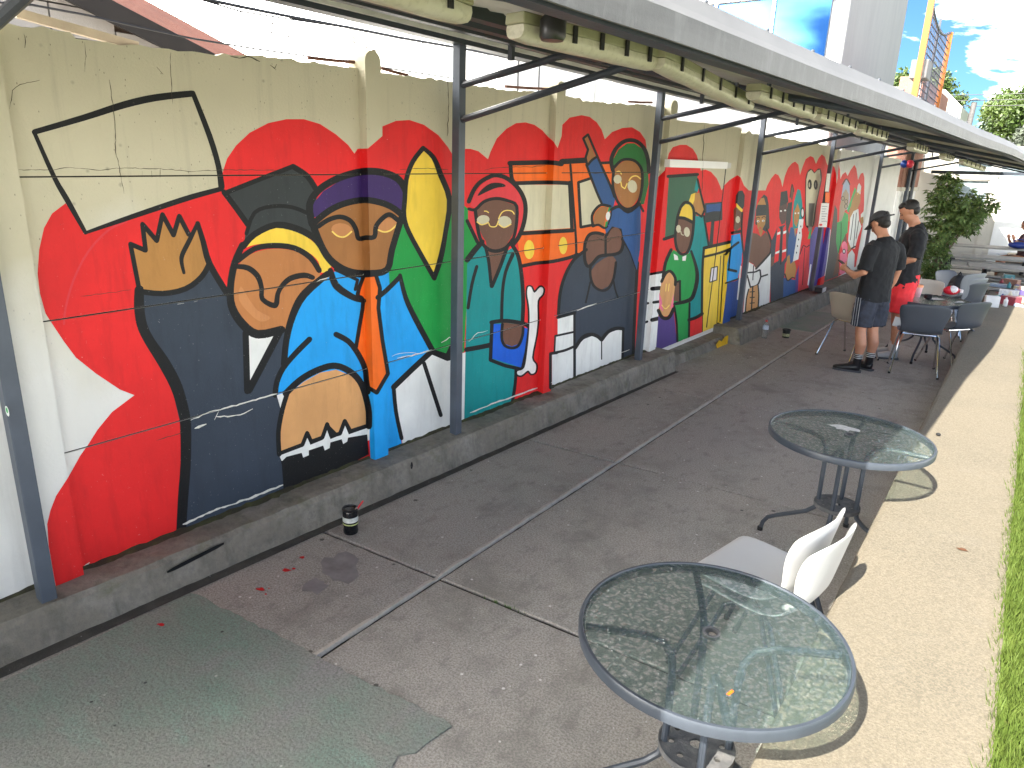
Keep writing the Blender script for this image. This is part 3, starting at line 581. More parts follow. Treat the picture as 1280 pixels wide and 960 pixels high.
F('W', [(999, 274), (1004.5, 274), (1003, 291), (998, 324), (991, 327), (994.5, 305)]); Ell('K', 1003.2, 266, 2.6, 7); Ell('W', 1003.2, 266, 1.4, 5.2)
for k in range(5): Ell('K', 1001-k*1.35, 283+k*8.2, .7, 1.3)
FIG('painted_long_mask', 'painted long pale animal mask over a red dress')
F('R', [(1002, 286), (1010, 280), (1009, 298), (1003, 306)]); F('Q', [(999, 320), (1003, 308), (1007, 305), (1012.5, 307), (1012, 325), (1010, 345), (1008, 370), (997, 376)]); S(1.2, [(1000, 318), (1004, 307), (1008, 309), (1012, 306)]); S(.8, [(1006, 310), (1003, 356)])
F('F', [(1009.5, 299), (1013, 284), (1015.5, 282), (1013, 298)]); F('PU', [(1012, 312), (1013, 296), (1019, 284), (1030, 282), (1028, 320), (1018, 372), (1010, 372)]); S(1.6, [(1013.5, 331), (1010, 356)], 'W')
mask = [(1007.5, 240), (1008, 224), (1010, 215.5), (1014, 212), (1018, 217), (1021.5, 213), (1025, 212), (1026, 225), (1023.5, 237), (1020.5, 251), (1018.5, 262), (1016, 282), (1008, 282), (1007.5, 260)]
S(2.2, mask+[mask[0]]); F('C', mask); F('GY', [(1011, 254), (1018.5, 254), (1017, 266), (1015, 286), (1010, 290)]); Ell('K', 1012.2, 230.5, 2.6, 6.5); Ell('K', 1019.7, 231, 2.6, 6.3); Ell('C', 1011.6, 231, .8, 3.2); Ell('GY', 1019.4, 231, .7, 3.2)
FIG('painted_hooded_figure', 'painted grey hooded figure in a narrow cloak')
F('PU', [(1033, 284), (1038, 285), (1035, 325), (1030, 345), (1020, 350)]); F('X', [(1040, 282), (1043.5, 256), (1046.5, 262), (1046.5, 290), (1048, 312), (1048, 345), (1030, 352), (1035.5, 312)]); S(.8, [(1038, 287), (1035, 318), (1031, 345)], 'W')
FIG('painted_old_woman', 'painted white haired old woman in green with pink flower')
F('Z', [(1051, 250), (1054, 231), (1058, 224), (1062, 231), (1062.5, 248), (1060, 262), (1051, 262)]); F('J', [(1049.5, 258), (1053.5, 242), (1057.5, 236), (1061, 243), (1060.5, 258), (1056, 264), (1054, 277), (1049, 277)]); S(1.4, [(1053, 231), (1058, 223.5), (1062.5, 231)])
for cx, cy in ((1053.6, 248), (1057.8, 252), (1057.5, 258)): S(.6, [(cx+2*math.cos(a*.9), cy+2.6*math.sin(a*.9)) for a in range(8)])
F('F', [(1046.5, 278), (1052, 276), (1056, 265), (1060.5, 268), (1059.5, 290), (1053, 301), (1047.5, 318), (1045, 302)]); F('F', [(1058.5, 264), (1068.5, 234), (1070.5, 238), (1061, 266)]); S(.8, [(1051.5, 278), (1051, 300), (1048.5, 316)]); F('A', [(1053, 302), (1057.5, 291), (1058.5, 304)])
F('A', [(1046, 322), (1049, 316), (1049, 340), (1041, 346)]); F('M', [(1052, 306), (1056, 301.5), (1059.3, 308), (1058.5, 320), (1060, 326), (1057, 340), (1049.5, 342), (1050.5, 330), (1050, 318), (1053, 314)], 1); Ell('K', 1055, 314.2, 2, 3.2); Ell('W', 1055, 314.2, 1.1, 1.9)
FIG('painted_white_dress_woman', 'painted woman in white dress and head wrap lifting a green pole')
F('T', [(1060, 276), (1065, 252), (1069, 241), (1072, 233), (1075.5, 238), (1075.5, 252), (1071, 264), (1063, 278)]); F('W', [(1071, 240), (1072, 232), (1074, 228.5), (1076.5, 233), (1075.5, 243)]); S(.8, [(1071.5, 243), (1076, 238)], 'L')
F('W', [(1063, 272), (1067, 264), (1073, 261), (1074, 276), (1077, 283), (1072.5, 296), (1068.5, 311), (1063.5, 310), (1060, 301), (1062, 282)])
for a, b in (((1067, 268), (1063, 300)), ((1070.5, 266), (1067, 308)), ((1073.5, 276), (1070, 298))): S(.8, [a, b])
F('W', [(1057.5, 345), (1060, 318), (1065, 312), (1068.5, 318), (1067, 345)]); S(1.8, [(1060, 313), (1069, 308)]); F('T', [(1075, 272), (1079, 270), (1079.5, 278), (1076, 281)]); F('W', [(1076, 268), (1080.5, 263), (1080.5, 270), (1076, 272)]); F('T', [(1060, 303), (1064, 311), (1060, 316)])

# ---- planar arrangement of paint shapes and wall faces
regions = []                                # (kind, data, polygon px)
def vline(u, w, z0=-.3, z1=3.0): return proj(W(u, w, z0)), proj(W(u, w, z1))
eps_w = .0009
for k in range(len(pil)):
    u0, u1, zt = pil[k]
    regions.append(('front', PD+eps_w, [proj(W(u0, PD, zb(u0)-.05)), proj(W(u1, PD, zb(u1)-.05)), proj(W(u1, PD, zt)), proj(W(u0, PD, zt))]))
    if k: regions.append(('side', u0-eps_w, [proj(W(u0, 0.0, zb(u0)-.05)), proj(W(u0, PD, zb(u0)-.05)), proj(W(u0, PD, zt)), proj(W(u0, 0.0, zt))]))
for k in range(len(pil)):
    # visible part of the bay starts where the near post's far edge stops hiding it
    ua = uz(hit_w(*proj(W(pil[k][1], PD, 1.5)), 0))[0]
    ub = pil[k+1][0] if k+1 < len(pil) else uz(hit_w(1084, 250))[0]
    zs = [lambda u: zb(u)-.05]+([(lambda u, r=r: r+rise(u)) for r in ROWS] if k < 3 else [])+[lambda u: 2.9]
    for r in range(len(zs)-1):
        g0 = 0 if r == 0 else .0034; g1 = .0034 if r+2 < len(zs) else 0
        def e(u, r=r, g0=g0): return zs[r](u)+g0
        def h(u, r=r, g1=g1): return zs[r+1](u)-g1
        # left edge follows the picture line of the near post's far edge
        pa0 = hit_w(*proj(W(pil[k][1], PD, e(ua))), 0); pa1 = hit_w(*proj(W(pil[k][1], PD, h(ua))), 0)
        la = [(uz(pa0)[0], e(ua)), (uz(pa1)[0], h(ua))]
        regions.append(('panel', eps_w, [proj(W(la[0][0], 0, la[0][1])), proj(W(ub, 0, e(ub))), proj(W(ub, 0, h(ub))), proj(W(la[1][0], 0, la[1][1]))]))
V2 = []; F2 = []; owner = []
def add_face(poly, own):
    a = sum(poly[i][0]*poly[(i+1) % len(poly)][1]-poly[(i+1) % len(poly)][0]*poly[i][1] for i in range(len(poly)))
    if abs(a) < 1e-4: return
    if a < 0: poly = poly[::-1]
    b = len(V2); V2.extend(Vector(p) for p in poly); F2.append(list(range(b, b+len(poly)))); owner.append(own)
for i, rg in enumerate(regions): add_face([tuple(p) for p in rg[2]], ('r', i))
for i, (fig, col, polys) in enumerate(SH):
    for p in polys: add_face([tuple(q[:2]) for q in p], ('s', i))
ov, oe, of, _, _, ofa = delaunay_2d_cdt(V2, [], F2, 1, 1e-3)
ctr = np.array([[(ov[f[0]][c]+ov[f[1]][c]+ov[f[2]][c])/3 for c in (0, 1)] for f in of])
order = np.argsort(ctr[:, 0]); cx = ctr[order, 0]; cy = ctr[order, 1]
best = np.full(len(of), -1); regi = np.full(len(of), -1)
for fi, own in zip(F2, owner):
    poly = np.array([V2[i][:] for i in fi]); lo, hi = np.searchsorted(cx, [poly[:, 0].min(), poly[:, 0].max()])
    if lo >= hi: continue
    X_, Y_ = cx[lo:hi], cy[lo:hi]; ok = (Y_ >= poly[:, 1].min()) & (Y_ <= poly[:, 1].max())
    for i in range(len(poly)):
        a, b = poly[i], poly[(i+1) % len(poly)]; ok &= ((b[0]-a[0])*(Y_-a[1])-(b[1]-a[1])*(X_-a[0])) >= 0
    idx = order[lo:hi][ok]
    if own[0] == 'r': regi[idx] = np.where(regi[idx] < 0, own[1], regi[idx])
    else: best[idx] = np.maximum(best[idx], own[1])
figs = {}
for i, f in enumerate(of):
    if regi[i] < 0 or best[i] < 0: continue
    figs.setdefault(SH[best[i]][0], []).append((f, int(regi[i]), SH[best[i]][1]))
mural_root = None
for fig in dict.fromkeys(s[0] for s in SH):
    if fig not in figs: continue
    vid = {}; vs_ = []; fs = []; mi = []; cols = []
    for f, rg, col in figs[fig]:
        kind, val, _p = regions[rg]; idx = []
        for v in f:
            if (v, rg) not in vid:
                x, y = ov[v]
                p = hit_u(x, y, val) if kind == 'side' else hit_w(x, y, val)
                vid[(v, rg)] = len(vs_); vs_.append(p-WO)
            idx.append(vid[(v, rg)])
        if len(set(idx)) < 3: continue
        fs.append(idx)
        if col not in cols: cols.append(col)
        mi.append(cols.index(col))
    me = bpy.data.meshes.new(fig[0]); me.from_pydata(vs_, [], fs)
    for c in cols: me.materials.append(PM[c])
    me.polygons.foreach_set('material_index', mi); me.update()
    o = bpy.data.objects.new(fig[0], me); COL.objects.link(o); o['label'] = fig[1]
    if mural_root is None: mural_root = o; o.parent = wall
    else: o.parent = mural_root

# ---- cracks, chipped paint and the ragged unpainted edge at the foot of the wall
crnd = random.Random(21)
m_crack = mat('crack_dirt', (.05, .045, .035), .95, .3, 30); m_chip = mat('chipped_white', (.66, .65, .60), .85, .15, 60)
def ribbon(pts, w, name, m, jit=.7, off=.0016, step=5.0):
    P = []
    for i in range(len(pts)-1):
        (x0, y0), (x1, y1) = pts[i], pts[i+1]; n = max(1, int(math.hypot(x1-x0, y1-y0)/step))
        for j in range(n): P.append((x0+(x1-x0)*j/n+crnd.uniform(-jit, jit), y0+(y1-y0)*j/n+crnd.uniform(-jit, jit)))
    P.append(pts[-1]); v = []; n = len(P)
    for i, (x, y) in enumerate(P):
        a, b = P[max(i-1, 0)], P[min(i+1, n-1)]; dx, dy = b[0]-a[0], b[1]-a[1]; d = math.hypot(dx, dy) or 1; h = w*crnd.uniform(.25, .75)*(.35 if i in (0, n-1) else 1)
        v += [hit_w(x-dy/d*h, y+dx/d*h, off), hit_w(x+dy/d*h, y-dx/d*h, off)]
    return wchild(MB().add(v, [(2*i, 2*i+1, 2*i+3, 2*i+2) for i in range(n-1)]).build(name, m))
for pts, w in (([(20, 212), (60, 213), (90, 209), (120, 213), (150, 210), (200, 211), (240, 214), (300, 212), (345, 213)], .8), ([(178, 213), (178, 221)], 1), ([(190, 213), (190, 222)], 1), ([(200, 211), (200, 222)], 1),
               ([(137, 100), (143, 150), (145, 190), (152, 225), (155, 242)], .9), ([(12, 136), (16, 113), (25, 105), (50, 100)], .9), ([(195, 551), (215, 545), (229, 540)], 1.0), ([(288, 71), (300, 73), (310, 70), (325, 77)], 1.4),
               ([(605, 212), (625, 209), (645, 208), (660, 209), (682, 207)], .8), ([(500, 212), (530, 210), (560, 212)], .8), ([(196, 84), (204, 93)], 1.0), ([(213, 66), (214, 100), (216, 130)], .7),
               ([(706, 216), (740, 216), (765, 217)], 1.0), ([(338, 81), (344, 86), (346, 80)], 1.6), ([(746, 297), (758, 303), (764, 299)], 1.3), ([(100, 370), (140, 366), (165, 362)], .7), ([(560, 96), (561, 130), (559, 170)], .8),
               ([(105, 52), (107, 70), (106, 90)], .7), ([(30, 42), (32, 52), (31, 60)], 1.2), ([(880, 156), (879, 190), (877, 240)], .8)):
    ribbon(pts, w*.8, 'crack', m_crack)
for pts, w in (([(238, 525), (262, 515), (275, 512), (300, 505), (330, 497), (346, 492)], 2.0), ([(243, 535), (258, 530)], 3.6), ([(270, 521), (290, 520), (305, 517), (316, 511)], 2.0), ([(273, 513), (268, 525)], 1.0), ([(497, 448), (520, 443), (540, 437)], 1.6),
               ([(490, 445), (505, 441), (520, 441)], 1.1), ([(586, 427), (597, 416), (610, 413)], 1.2), ([(222, 380), (230, 379)], 1.4), ([(242, 377), (247, 376)], 1.2), ([(722, 388), (735, 383), (746, 379)], 1.6), ([(395, 352), (412, 346)], 1.4), ([(552, 428), (562, 421), (566, 424)], 2.0),
               ([(228, 656), (262, 640), (300, 627), (330, 616), (354, 606)], 3.0), ([(104, 709), (112, 703)], 3.0), ([(588, 516), (620, 503), (650, 493), (690, 478)], 2.2), ([(832, 435), (860, 424), (889, 412)], 2.6), ([(776, 441), (787, 437)], 1.4)):
    ribbon(pts, w*.72, 'paint_chip', m_chip)
# ------------------------------------------------------------------ ground, slabs, kerb, ledge, lawn
g = MB(); g.add([(-150, -60, -.05), (150, -60, -.05), (150, 400, -.05), (-150, 400, -.05)], [(0, 1, 2, 3)])
tag(g.build('ground', mat('far_ground', (.16, .15, .13), .9, .2, .3)), kind='structure')
pb = MB().box(.05, 2.99, -6, 34, -.04, -.012); patio = tag(pb.build('patio', m_joint), kind='structure')
JX = 1.165
def slab(x0, x1, y0, y1, lip=False):
    r = .006; jz = rnd.uniform(-.0015, .0015)
    n = 10; v = []; top = []
    o = MB()
    sk = lambda x: .055*(x-JX)                      # the cross joints run slightly askew
    P = [(x0, y0+sk(x0)), (x1, y0+sk(x1)), (x1, y1+sk(x1)), (x0, y1+sk(x0))]
    out = []
    for i in range(4):
        a, b = P[i], P[(i+1) % 4]; m = 14
        for j in range(m):
            t = j/m; jit = rnd.uniform(-.003, .003) if 0 < j else 0
            d = (b[0]-a[0], b[1]-a[1]); l = math.hypot(*d); out.append((a[0]+d[0]*t-d[1]/l*jit, a[1]+d[1]*t+d[0]/l*jit))
    c = ((x0+x1)/2, (y0+y1)/2); k = len(out)
    inn = [(x+(c[0]-x)*.008, y+(c[1]-y)*.008) for x, y in out]
    o.add([(x, y, -.03) for x, y in out]+[(x, y, jz-.006) for x, y in out]+[(x, y, jz) for x, y in inn],
          [(i, (i+1) % k, (i+1) % k+k, i+k) for i in range(k)]+[(i+k, (i+1) % k+k, (i+1) % k+2*k, i+2*k) for i in range(k)]+[tuple(range(2*k, 3*k))])
    ob = o.build('slab', m_slab, patio)
ys = [-5.5, -3.5, -1.52, .45, 2.43, 4.41, 6.38, 8.36, 10.33, 12.3, 14.3, 16.3, 18.3, 20.3, 22.3, 24.3, 26.3]
for i in range(len(ys)-1):
    slab(.235, JX-.012, ys[i]+.007, ys[i+1]-.007); slab(JX+.010, 2.985, ys[i]+.007, ys[i+1]-.007)
# pale raised mortar lip along the long joint
lp = MB(); seg = []
for i in range(260):
    y = 1.64+i*.06; w = .011+.006*math.sin(i*1.7)+rnd.uniform(-.004, .004); h = .009+rnd.uniform(-.002, .003)
    if any(abs(y-q) < .03 for q in ys): h = -.004
    seg.append([(JX-.018-w, y, -.012), (JX-.016-w*.6, y, h), (JX-.006, y, h*.9), (JX-.002+rnd.uniform(-.003, .002), y, -.012)])
lp.add([p for s in seg for p in s], [(i*4+j, i*4+j+1, i*4+j+5, i*4+j+4) for i in range(len(seg)-1) for j in range(3)])
lp.build('mortar_lip', m_lip, patio)
# worn patch with green paint in the foreground, another far along the kerb
def patch(outline, h, name):
    n = len(outline); fr = tessellate_polygon([[Vector((x, y, 0)) for x, y in outline]])
    o = MB().add([(x, y, h) for x, y in outline]+[(x, y, -.01) for x, y in outline], [tuple(t) for t in fr]+[(i, (i+1) % n, (i+1) % n+n, i+n) for i in range(n)])
    return o.build(name, m_green_patch, patio)
edge = [(.262, -5), (1.86, -5)]
for i in range(120): edge.append((1.85+.025*math.sin(i*.37)+rnd.uniform(-.02, .02), -4.5+i*.051))
for i in range(36): edge.append((1.88-i*.045, 1.70-i*.0035+rnd.uniform(-.009, .009)))
patch(edge, .0038, 'green_patch')
patch([(.62, 10.36), (1.12, 10.38), (1.14, 12.2), (.66, 12.1)], .005, 'green_patch')
# paint drips on the slabs
m_redp = PM['R']; m_yel = mat('spilt_yellow', srgb(232, 186, 26), .55, .12, 20)
def blob(cx, cy, z, r, m, name, parent, st=1.0, ang=0, n=11):
    pts = []
    for k in range(n):
        a = 2*math.pi*k/n; q = r*rnd.uniform(.55, 1.2); x, y = q*math.cos(a)*st, q*math.sin(a); pts.append((cx+x*math.cos(ang)-y*math.sin(ang), cy+x*math.sin(ang)+y*math.cos(ang), z))
    return MB().add(pts, [tuple(range(n))]).build(name, m, parent)
for cx, cy, r in ((.545, 1.80, .016), (.50, 1.99, .019), (.515, 2.02, .008), (.46, 2.12, .012), (.60, 1.79, .006), (.57, 1.83, .004), (.44, 1.35, .012)):
    blob(cx, cy, .0062 if cy < 1.66 else .0042, r, m_redp, 'paint_drip', patio, 1.5, .5)
m_wet = mat('damp_stain', (.27, .25, .245), .7, .25, 9)
blob(.70, 2.18, .0036, .105, m_wet, 'damp_stain', patio, 1.5, -.5, 17); blob(.73, 1.98, .0034, .07, m_wet, 'damp_stain', patio, 1.2, 1.2, 15)
m_grassy = mat('weed_green', (.07, .13, .03), .8, .4, 60)
for k in range(26):
    x = rnd.choice([rnd.uniform(1.45, 1.72), rnd.uniform(1.5, 1.62)]); y = 2.43+.055*(x-JX)+rnd.uniform(-.008, .008); b = MB()
    b.add([(x, y, -.01), (x+.006, y, -.01), (x+rnd.uniform(-.01, .012), y+rnd.uniform(-.01, .01), rnd.uniform(.006, .016))], [(0, 1, 2)])
    if k == 0: wb = b
    else: wb.add(b.v, b.f)
wb.build('joint_weeds', m_grassy, patio)['kind'] = 'stuff'

# kerb: three runs cast along the foot of the wall
def kerb_run(u0, u1, wt0, wb0, zt0, zt1, name, label, grow_=0.0):
    n = int((u1-u0)/.09); ring = []
    for i in range(n+1):
        wt = wt0+grow_*max(0, u0+(u1-u0)*i/n); wbm = wb0+grow_*max(0, u0+(u1-u0)*i/n); u = u0+(u1-u0)*i/n; z = zt0+(zt1-zt0)*i/n; j = lambda s=.004: rnd.uniform(-s, s)
        ring.append([W(u, -.04, -.03), W(u, -.04, z+.006), W(u, .08, z+.004+j()), W(u, wt-.05, z+j(.003)), W(u, wt-.014+j(), z-.006+j(.003)), W(u, wt+.006+j(), z-.03+j()), W(u, wbm-.008+j(), .05+j()), W(u, wbm+.012+j(.006), -.03)])
    m = 8; vs_ = [p for r in ring for p in r]
    fs = [(i*m+j, i*m+j+1, (i+1)*m+j+1, (i+1)*m+j) for i in range(n) for j in range(m-1)]+[tuple(range(m))[::-1], tuple(n*m+j for j in range(m))]
    o = MB().add(vs_, fs).build(name, m_kerb); tag(o, label, 'kerb'); return o
k1 = kerb_run(-3.5, 5.92, .185, .215, .155, .215, 'kerb', 'long mossy concrete kerb under the graduate and the bus', .012)
k2 = kerb_run(5.925, 7.62, .17, .20, .10, .11, 'kerb', 'low kerb stretch splashed with yellow paint')
k3 = kerb_run(7.625, 17.5, .33, .37, .21, .25, 'kerb', 'wide raised kerb behind the plastic water bottle')
gt = MB(); gt.add([W(-3.5, .20, .004), W(5.9, .22, .004), W(5.9, .335, .0045), W(-3.5, .265, .0045)], [(0, 1, 2, 3)]); tag(gt.build('gutter', m_gutter), kind='structure')
# dirt and moss gathered in the corner where the wall stands on the kerb
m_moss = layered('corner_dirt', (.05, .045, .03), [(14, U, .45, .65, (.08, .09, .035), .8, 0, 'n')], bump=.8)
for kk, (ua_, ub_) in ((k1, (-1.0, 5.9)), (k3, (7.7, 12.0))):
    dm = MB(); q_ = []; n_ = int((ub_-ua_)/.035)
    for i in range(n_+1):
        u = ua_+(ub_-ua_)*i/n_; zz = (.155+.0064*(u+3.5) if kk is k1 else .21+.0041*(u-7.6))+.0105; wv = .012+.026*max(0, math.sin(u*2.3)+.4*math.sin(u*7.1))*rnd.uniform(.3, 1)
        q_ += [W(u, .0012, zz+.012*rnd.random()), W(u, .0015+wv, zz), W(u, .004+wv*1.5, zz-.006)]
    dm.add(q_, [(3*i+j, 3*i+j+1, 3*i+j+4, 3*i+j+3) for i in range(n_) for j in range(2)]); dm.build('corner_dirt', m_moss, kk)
# marks of paint on the kerb
def on_kerb_face(u, t): return W(u, .188+.012*max(0, u)+.026*t, .155+.0062*(u+3.5)-.032-(.10)*t)
ub = MB(); pa = []
ua0, ua1 = uz(hit_w(207, 707, .205))[0], uz(hit_w(279, 676, .205))[0]
for i in range(9):
    u = ua0+(ua1-ua0)*i/8; e = .011*math.sqrt(max(.12, 1-(abs(i-4)/4.2)**6)); t = .33-.03*i
    p = on_kerb_face(u, t)+WN*.012; pa += [p+Vector((0, 0, e)), p-Vector((0, 0, e))]
ub.add(pa, [(2*i, 2*i+1, 2*i+3, 2*i+2) for i in range(8)]); o = ub.build('paint_stroke', PM['K'], k1)
pdot = hit_w(513, 583, .232); o = MB().add([pdot+WT*(math.cos(a)*.012)+Vector((0, 0, math.sin(a)*.036+(.02 if math.sin(a) < 0 else 0)))+WN*.012 for a in np.linspace(0, 6.0, 12)], [tuple(range(12))]).build('paint_blot', PM['K'], k1)
yb = []
pts_y = [(897, 437), (895, 431), (899, 425), (902, 427), (906, 421), (910, 419), (911, 424), (914, 428), (910, 431), (904, 434)]
for x, y in pts_y: yb.append(hit_w(x, y, .212))
MB().add(yb, [tuple(t) for t in tessellate_polygon([[Vector((*uz(p), 0)) for p in yb]])]).build('yellow_splash', m_yel, k2)
for u in (9.0, 9.6): MB().box(-.05, .05, -.012, .012, 0, .004)

# raised ledge between the patio and the lawn
LZ = .42
lb = MB(); n = 240; ring = []
for i in range(n+1):
    y = -3+i*.145; j = lambda s=.0035: rnd.uniform(-s, s)
    ring.append([(2.945+j(.002), y, -.05), (2.945+j(.002), y, LZ-.022), (2.952+j(), y, LZ-.006+j(.002)), (2.972, y, LZ), (3.50, y, LZ+.001), (3.515+j(.006), y, LZ-.004), (3.522+j(.008), y, LZ-.06), (3.52, y, -.05)])
lb.add([p for r in ring for p in r], [(i*8+j, i*8+j+1, (i+1)*8+j+1, (i+1)*8+j) for i in range(n) for j in range(7)]+[tuple(range(8))[::-1], tuple(n*8+j for j in range(8))])
ledge = tag(lb.build('concrete_ledge', m_ledge), 'raised washed concrete ledge between the patio and the lawn', 'ledge')
leaf = blob(3.335, 3.62, LZ+.006, .016, mat('dry_leaf', srgb(92, 58, 34), .8, .2), 'fallen_leaf', None, 1.6, .2); tag(leaf, 'small dry brown leaf lying on the sunlit ledge', 'leaf')
pb2 = MB().ell((3.068, 5.33, LZ+.010), .016, .014, .011, 8, 6).build('pebble', m_black_rubber); tag(pb2, 'small dark pebble on the edge of the ledge', 'pebble')
nut = MB().ell((2.33, 3.72, .014), .016, .016, .014, 10, 8); nut.tube([(2.33, 3.72, .02), (2.335, 3.70, .033)], .005, 6); tag(nut.build('bottle_cap', m_black, None, True), 'small round black cap lying on the slabs by the table', 'cap')
lw = MB().add([(3.515, -4, LZ-.05), (60, -4, LZ-.05), (60, 120, LZ-.05), (3.515, 120, LZ-.05)], [(0, 1, 2, 3)])
m_lawn = layered('lawn_soil', (.050, .078, .014), [(4, U, .4, .7, (.075, .105, .02), .8, 0, 'n'), (30, U, .45, .7, (.032, .05, .010), .7, 2, 'n')], rough=.95, bump=.8, bscale=40)
tag(lw.build('lawn', m_lawn), kind='structure')
pc0 = MB().add([(7.5, -30, LZ-.03), (60, -30, LZ-.03), (60, 30, LZ-.03), (7.5, 30, LZ-.03)], [(0, 1, 2, 3)])  # unseen pale ground added to bounce sunlight onto upper wall and roof
tag(pc0.build('bounce_court', mat('pale_bounce_ground', (.42, .40, .36), .9, .12, 2)), kind='structure')
# grass blades near the edge
npr = np.random.RandomState(5)
def grass(x0, x1, y0, y1, cnt, hgt):
    X = x0+(x1-x0)*npr.rand(cnt); Y = y0+(y1-y0)*npr.rand(cnt); A = npr.rand(cnt)*6.28; Hh = hgt*(.5+.8*npr.rand(cnt)); Wd = .0035+.003*npr.rand(cnt); ln = .6*Hh*npr.rand(cnt); B = npr.rand(cnt)*6.28
    v = np.zeros((cnt*3, 3)); z = LZ-.052
    v[0::3] = np.c_[X-np.cos(A)*Wd, Y-np.sin(A)*Wd, np.full(cnt, z)]; v[1::3] = np.c_[X+np.cos(A)*Wd, Y+np.sin(A)*Wd, np.full(cnt, z)]; v[2::3] = np.c_[X+np.cos(B)*ln, Y+np.sin(B)*ln, z+Hh]
    return v
gv = np.vstack([grass(3.50, 4.15, 1.6, 4.5, 52000, .075), grass(3.50, 4.3, 4.5, 9.0, 42000, .08), grass(3.5, 4.6, 9, 18, 26000, .10)])
gm = bpy.data.meshes.new('grass'); cnt = len(gv)//3
gm.from_pydata(gv.tolist(), [], np.arange(cnt*3).reshape(-1, 3).tolist())
m_grass = layered('grass_blades', (.070, .108, .014), [(9, U, .4, .7, (.12, .16, .028), .8, 0, 'n'), (260, U, .45, .65, (.055, .095, .014), .8, 3, 'n'), (40, U, .58, .7, (.19, .18, .06), .6, 7, 'n')], rough=.7, bump=0)
gm.materials.append(m_grass); go = bpy.data.objects.new('grass', gm); link(go); tag(go, 'short sunlit green lawn grass along the ledge', 'grass', kind='stuff')

# ------------------------------------------------------------------ canopy over the patio
canopy = thing('patio_canopy', 'grey steel lean-to canopy with sheet roof over the patio', 'canopy', (0, 0, 0))
RE = [(2.60, -6.5), (2.65, -.6), (2.672, .6), (2.69, .99), (2.71, 1.18), (2.77, 2.11), (2.86, 3.19), (2.96, 5.13), (3.03, 6.03), (3.085, 6.8), (3.14, 8.2), (3.20, 10.3), (3.26, 13), (3.30, 17), (3.33, 24)]
def edge_x(y): return float(np.interp(y, [q[1] for q in RE], [q[0] for q in RE]))
ZE = 2.27
def rear_x(y): return .15+WA*(y-1.2)
ZR = 2.86
def roof_z(x, y):                      # underside of the sheets
    a, b = rear_x(y), edge_x(y); t = (x-a)/(b-a); return ZR+(ZE+.045-ZR)*t
# sheets, one object for each
yk = [-6.5+i*.95 for i in range(31)]
def edge_cut(y): return min(edge_x(y), 2.95-(y-20.5)*.79) if y > 20.5 else edge_x(y)
def sheet(y0, y1):
    nx, b = 12, MB(); cols = 20; vs_ = []; fs = []
    for j in range(cols+1):
        y = y0+(y1-y0)*j/cols
        for i in range(nx+1):
            x0 = rear_x(y)-.34; x = x0+(edge_cut(y)-.02-x0)*i/nx
            vs_.append((x, y, roof_z(x, y)+.012+.011*math.cos(j*math.pi)))
    b.add(vs_, [(j*(nx+1)+i, j*(nx+1)+i+1, (j+1)*(nx+1)+i+1, (j+1)*(nx+1)+i) for j in range(cols) for i in range(nx)])
    o = b.build('roof_sheet', m_sheet, canopy); s_ = o.modifiers.new('s', 'SOLIDIFY'); s_.thickness = .002
    return o
for i in range(len(yk)-1): sheet(yk[i]-.02 if i else yk[i], yk[i+1])
# galvanised edge: vertical face with a folded sloping cap
def strip(pf, ys_, name, m):
    rows = [pf(y) for y in ys_]; k = len(rows[0])
    b = MB().add([p for r in rows for p in r], [(i*k+j, i*k+j+1, (i+1)*k+j+1, (i+1)*k+j) for i in range(len(rows)-1) for j in range(k-1)]); o = b.build(name, m, canopy)
    s_ = o.modifiers.new('s', 'SOLIDIFY'); s_.thickness = .0025; return o
ysf = [-6.5+i*.25 for i in range(107)]
FH = .046
strip(lambda y: [(edge_x(y)-.007, y, ZE+.006), (edge_x(y)-.006, y, ZE), (edge_x(y), y, ZE), (edge_x(y)+.002, y, ZE+FH)], ysf, 'fascia', m_galv)
strip(lambda y: [(edge_x(y)+.001, y, ZE+FH+.001), (edge_x(y)-.012, y, ZE+FH+.018), (edge_x(y)-.034, y, ZE+FH+.052), (edge_x(y)-.055, y, ZE+FH+.055)], ysf, 'edge_flashing', mat('pale_flashing', (.15, .148, .142), .5, .08, 5))
sc = MB()
for i in range(60):
    y = -.5+i*.33; sc.lathe([(.005, 0), (.005, .003), (.002, .006)], 6, (edge_x(y)-.036, y, ZE+FH+.052))
so = sc.build('roof_screws', m_steel, canopy); so['kind'] = 'stuff'
# beams
def long_bar(xf, zf, w, h, name, m=m_steel, y0=-6.4, y1=20.5):
    ys_ = np.arange(y0, y1, 1.0); b = MB()
    for i in range(len(ys_)-1): pass
    pts = [(xf(y), y, zf(y)) for y in ys_]; vs_ = []
    for x, y, z in pts: vs_ += [(x-w/2, y, z-h/2), (x+w/2, y, z-h/2), (x+w/2, y, z+h/2), (x-w/2, y, z+h/2)]
    n = len(pts); b.add(vs_, [(i*4+j, i*4+(j+1) % 4, (i+1)*4+(j+1) % 4, (i+1)*4+j) for i in range(n-1) for j in range(4)]+[(3, 2, 1, 0), ((n-1)*4, (n-1)*4+1, (n-1)*4+2, (n-1)*4+3)])
    return b.build(name, m, canopy)
rz0 = lambda y: rear_x(y)-.02
long_bar(rz0, lambda y: 2.815, .08, .085, 'wall_beam')
long_bar(lambda y: rear_x(y)+.055, lambda y: 2.806, .022, .022, 'lit_line_tube', mat('pale_lit_line', (.6, .6, .58), .4, .1))  # pale tube added to stand for the bright lit line along the beam
for t in (.16, .38, .60): long_bar(lambda y, t=t: rear_x(y)+t*(edge_x(y)-rear_x(y)), lambda y, t=t: ZR+(ZE+.045-ZR)*t-.018, .045, .04, 'purlin')
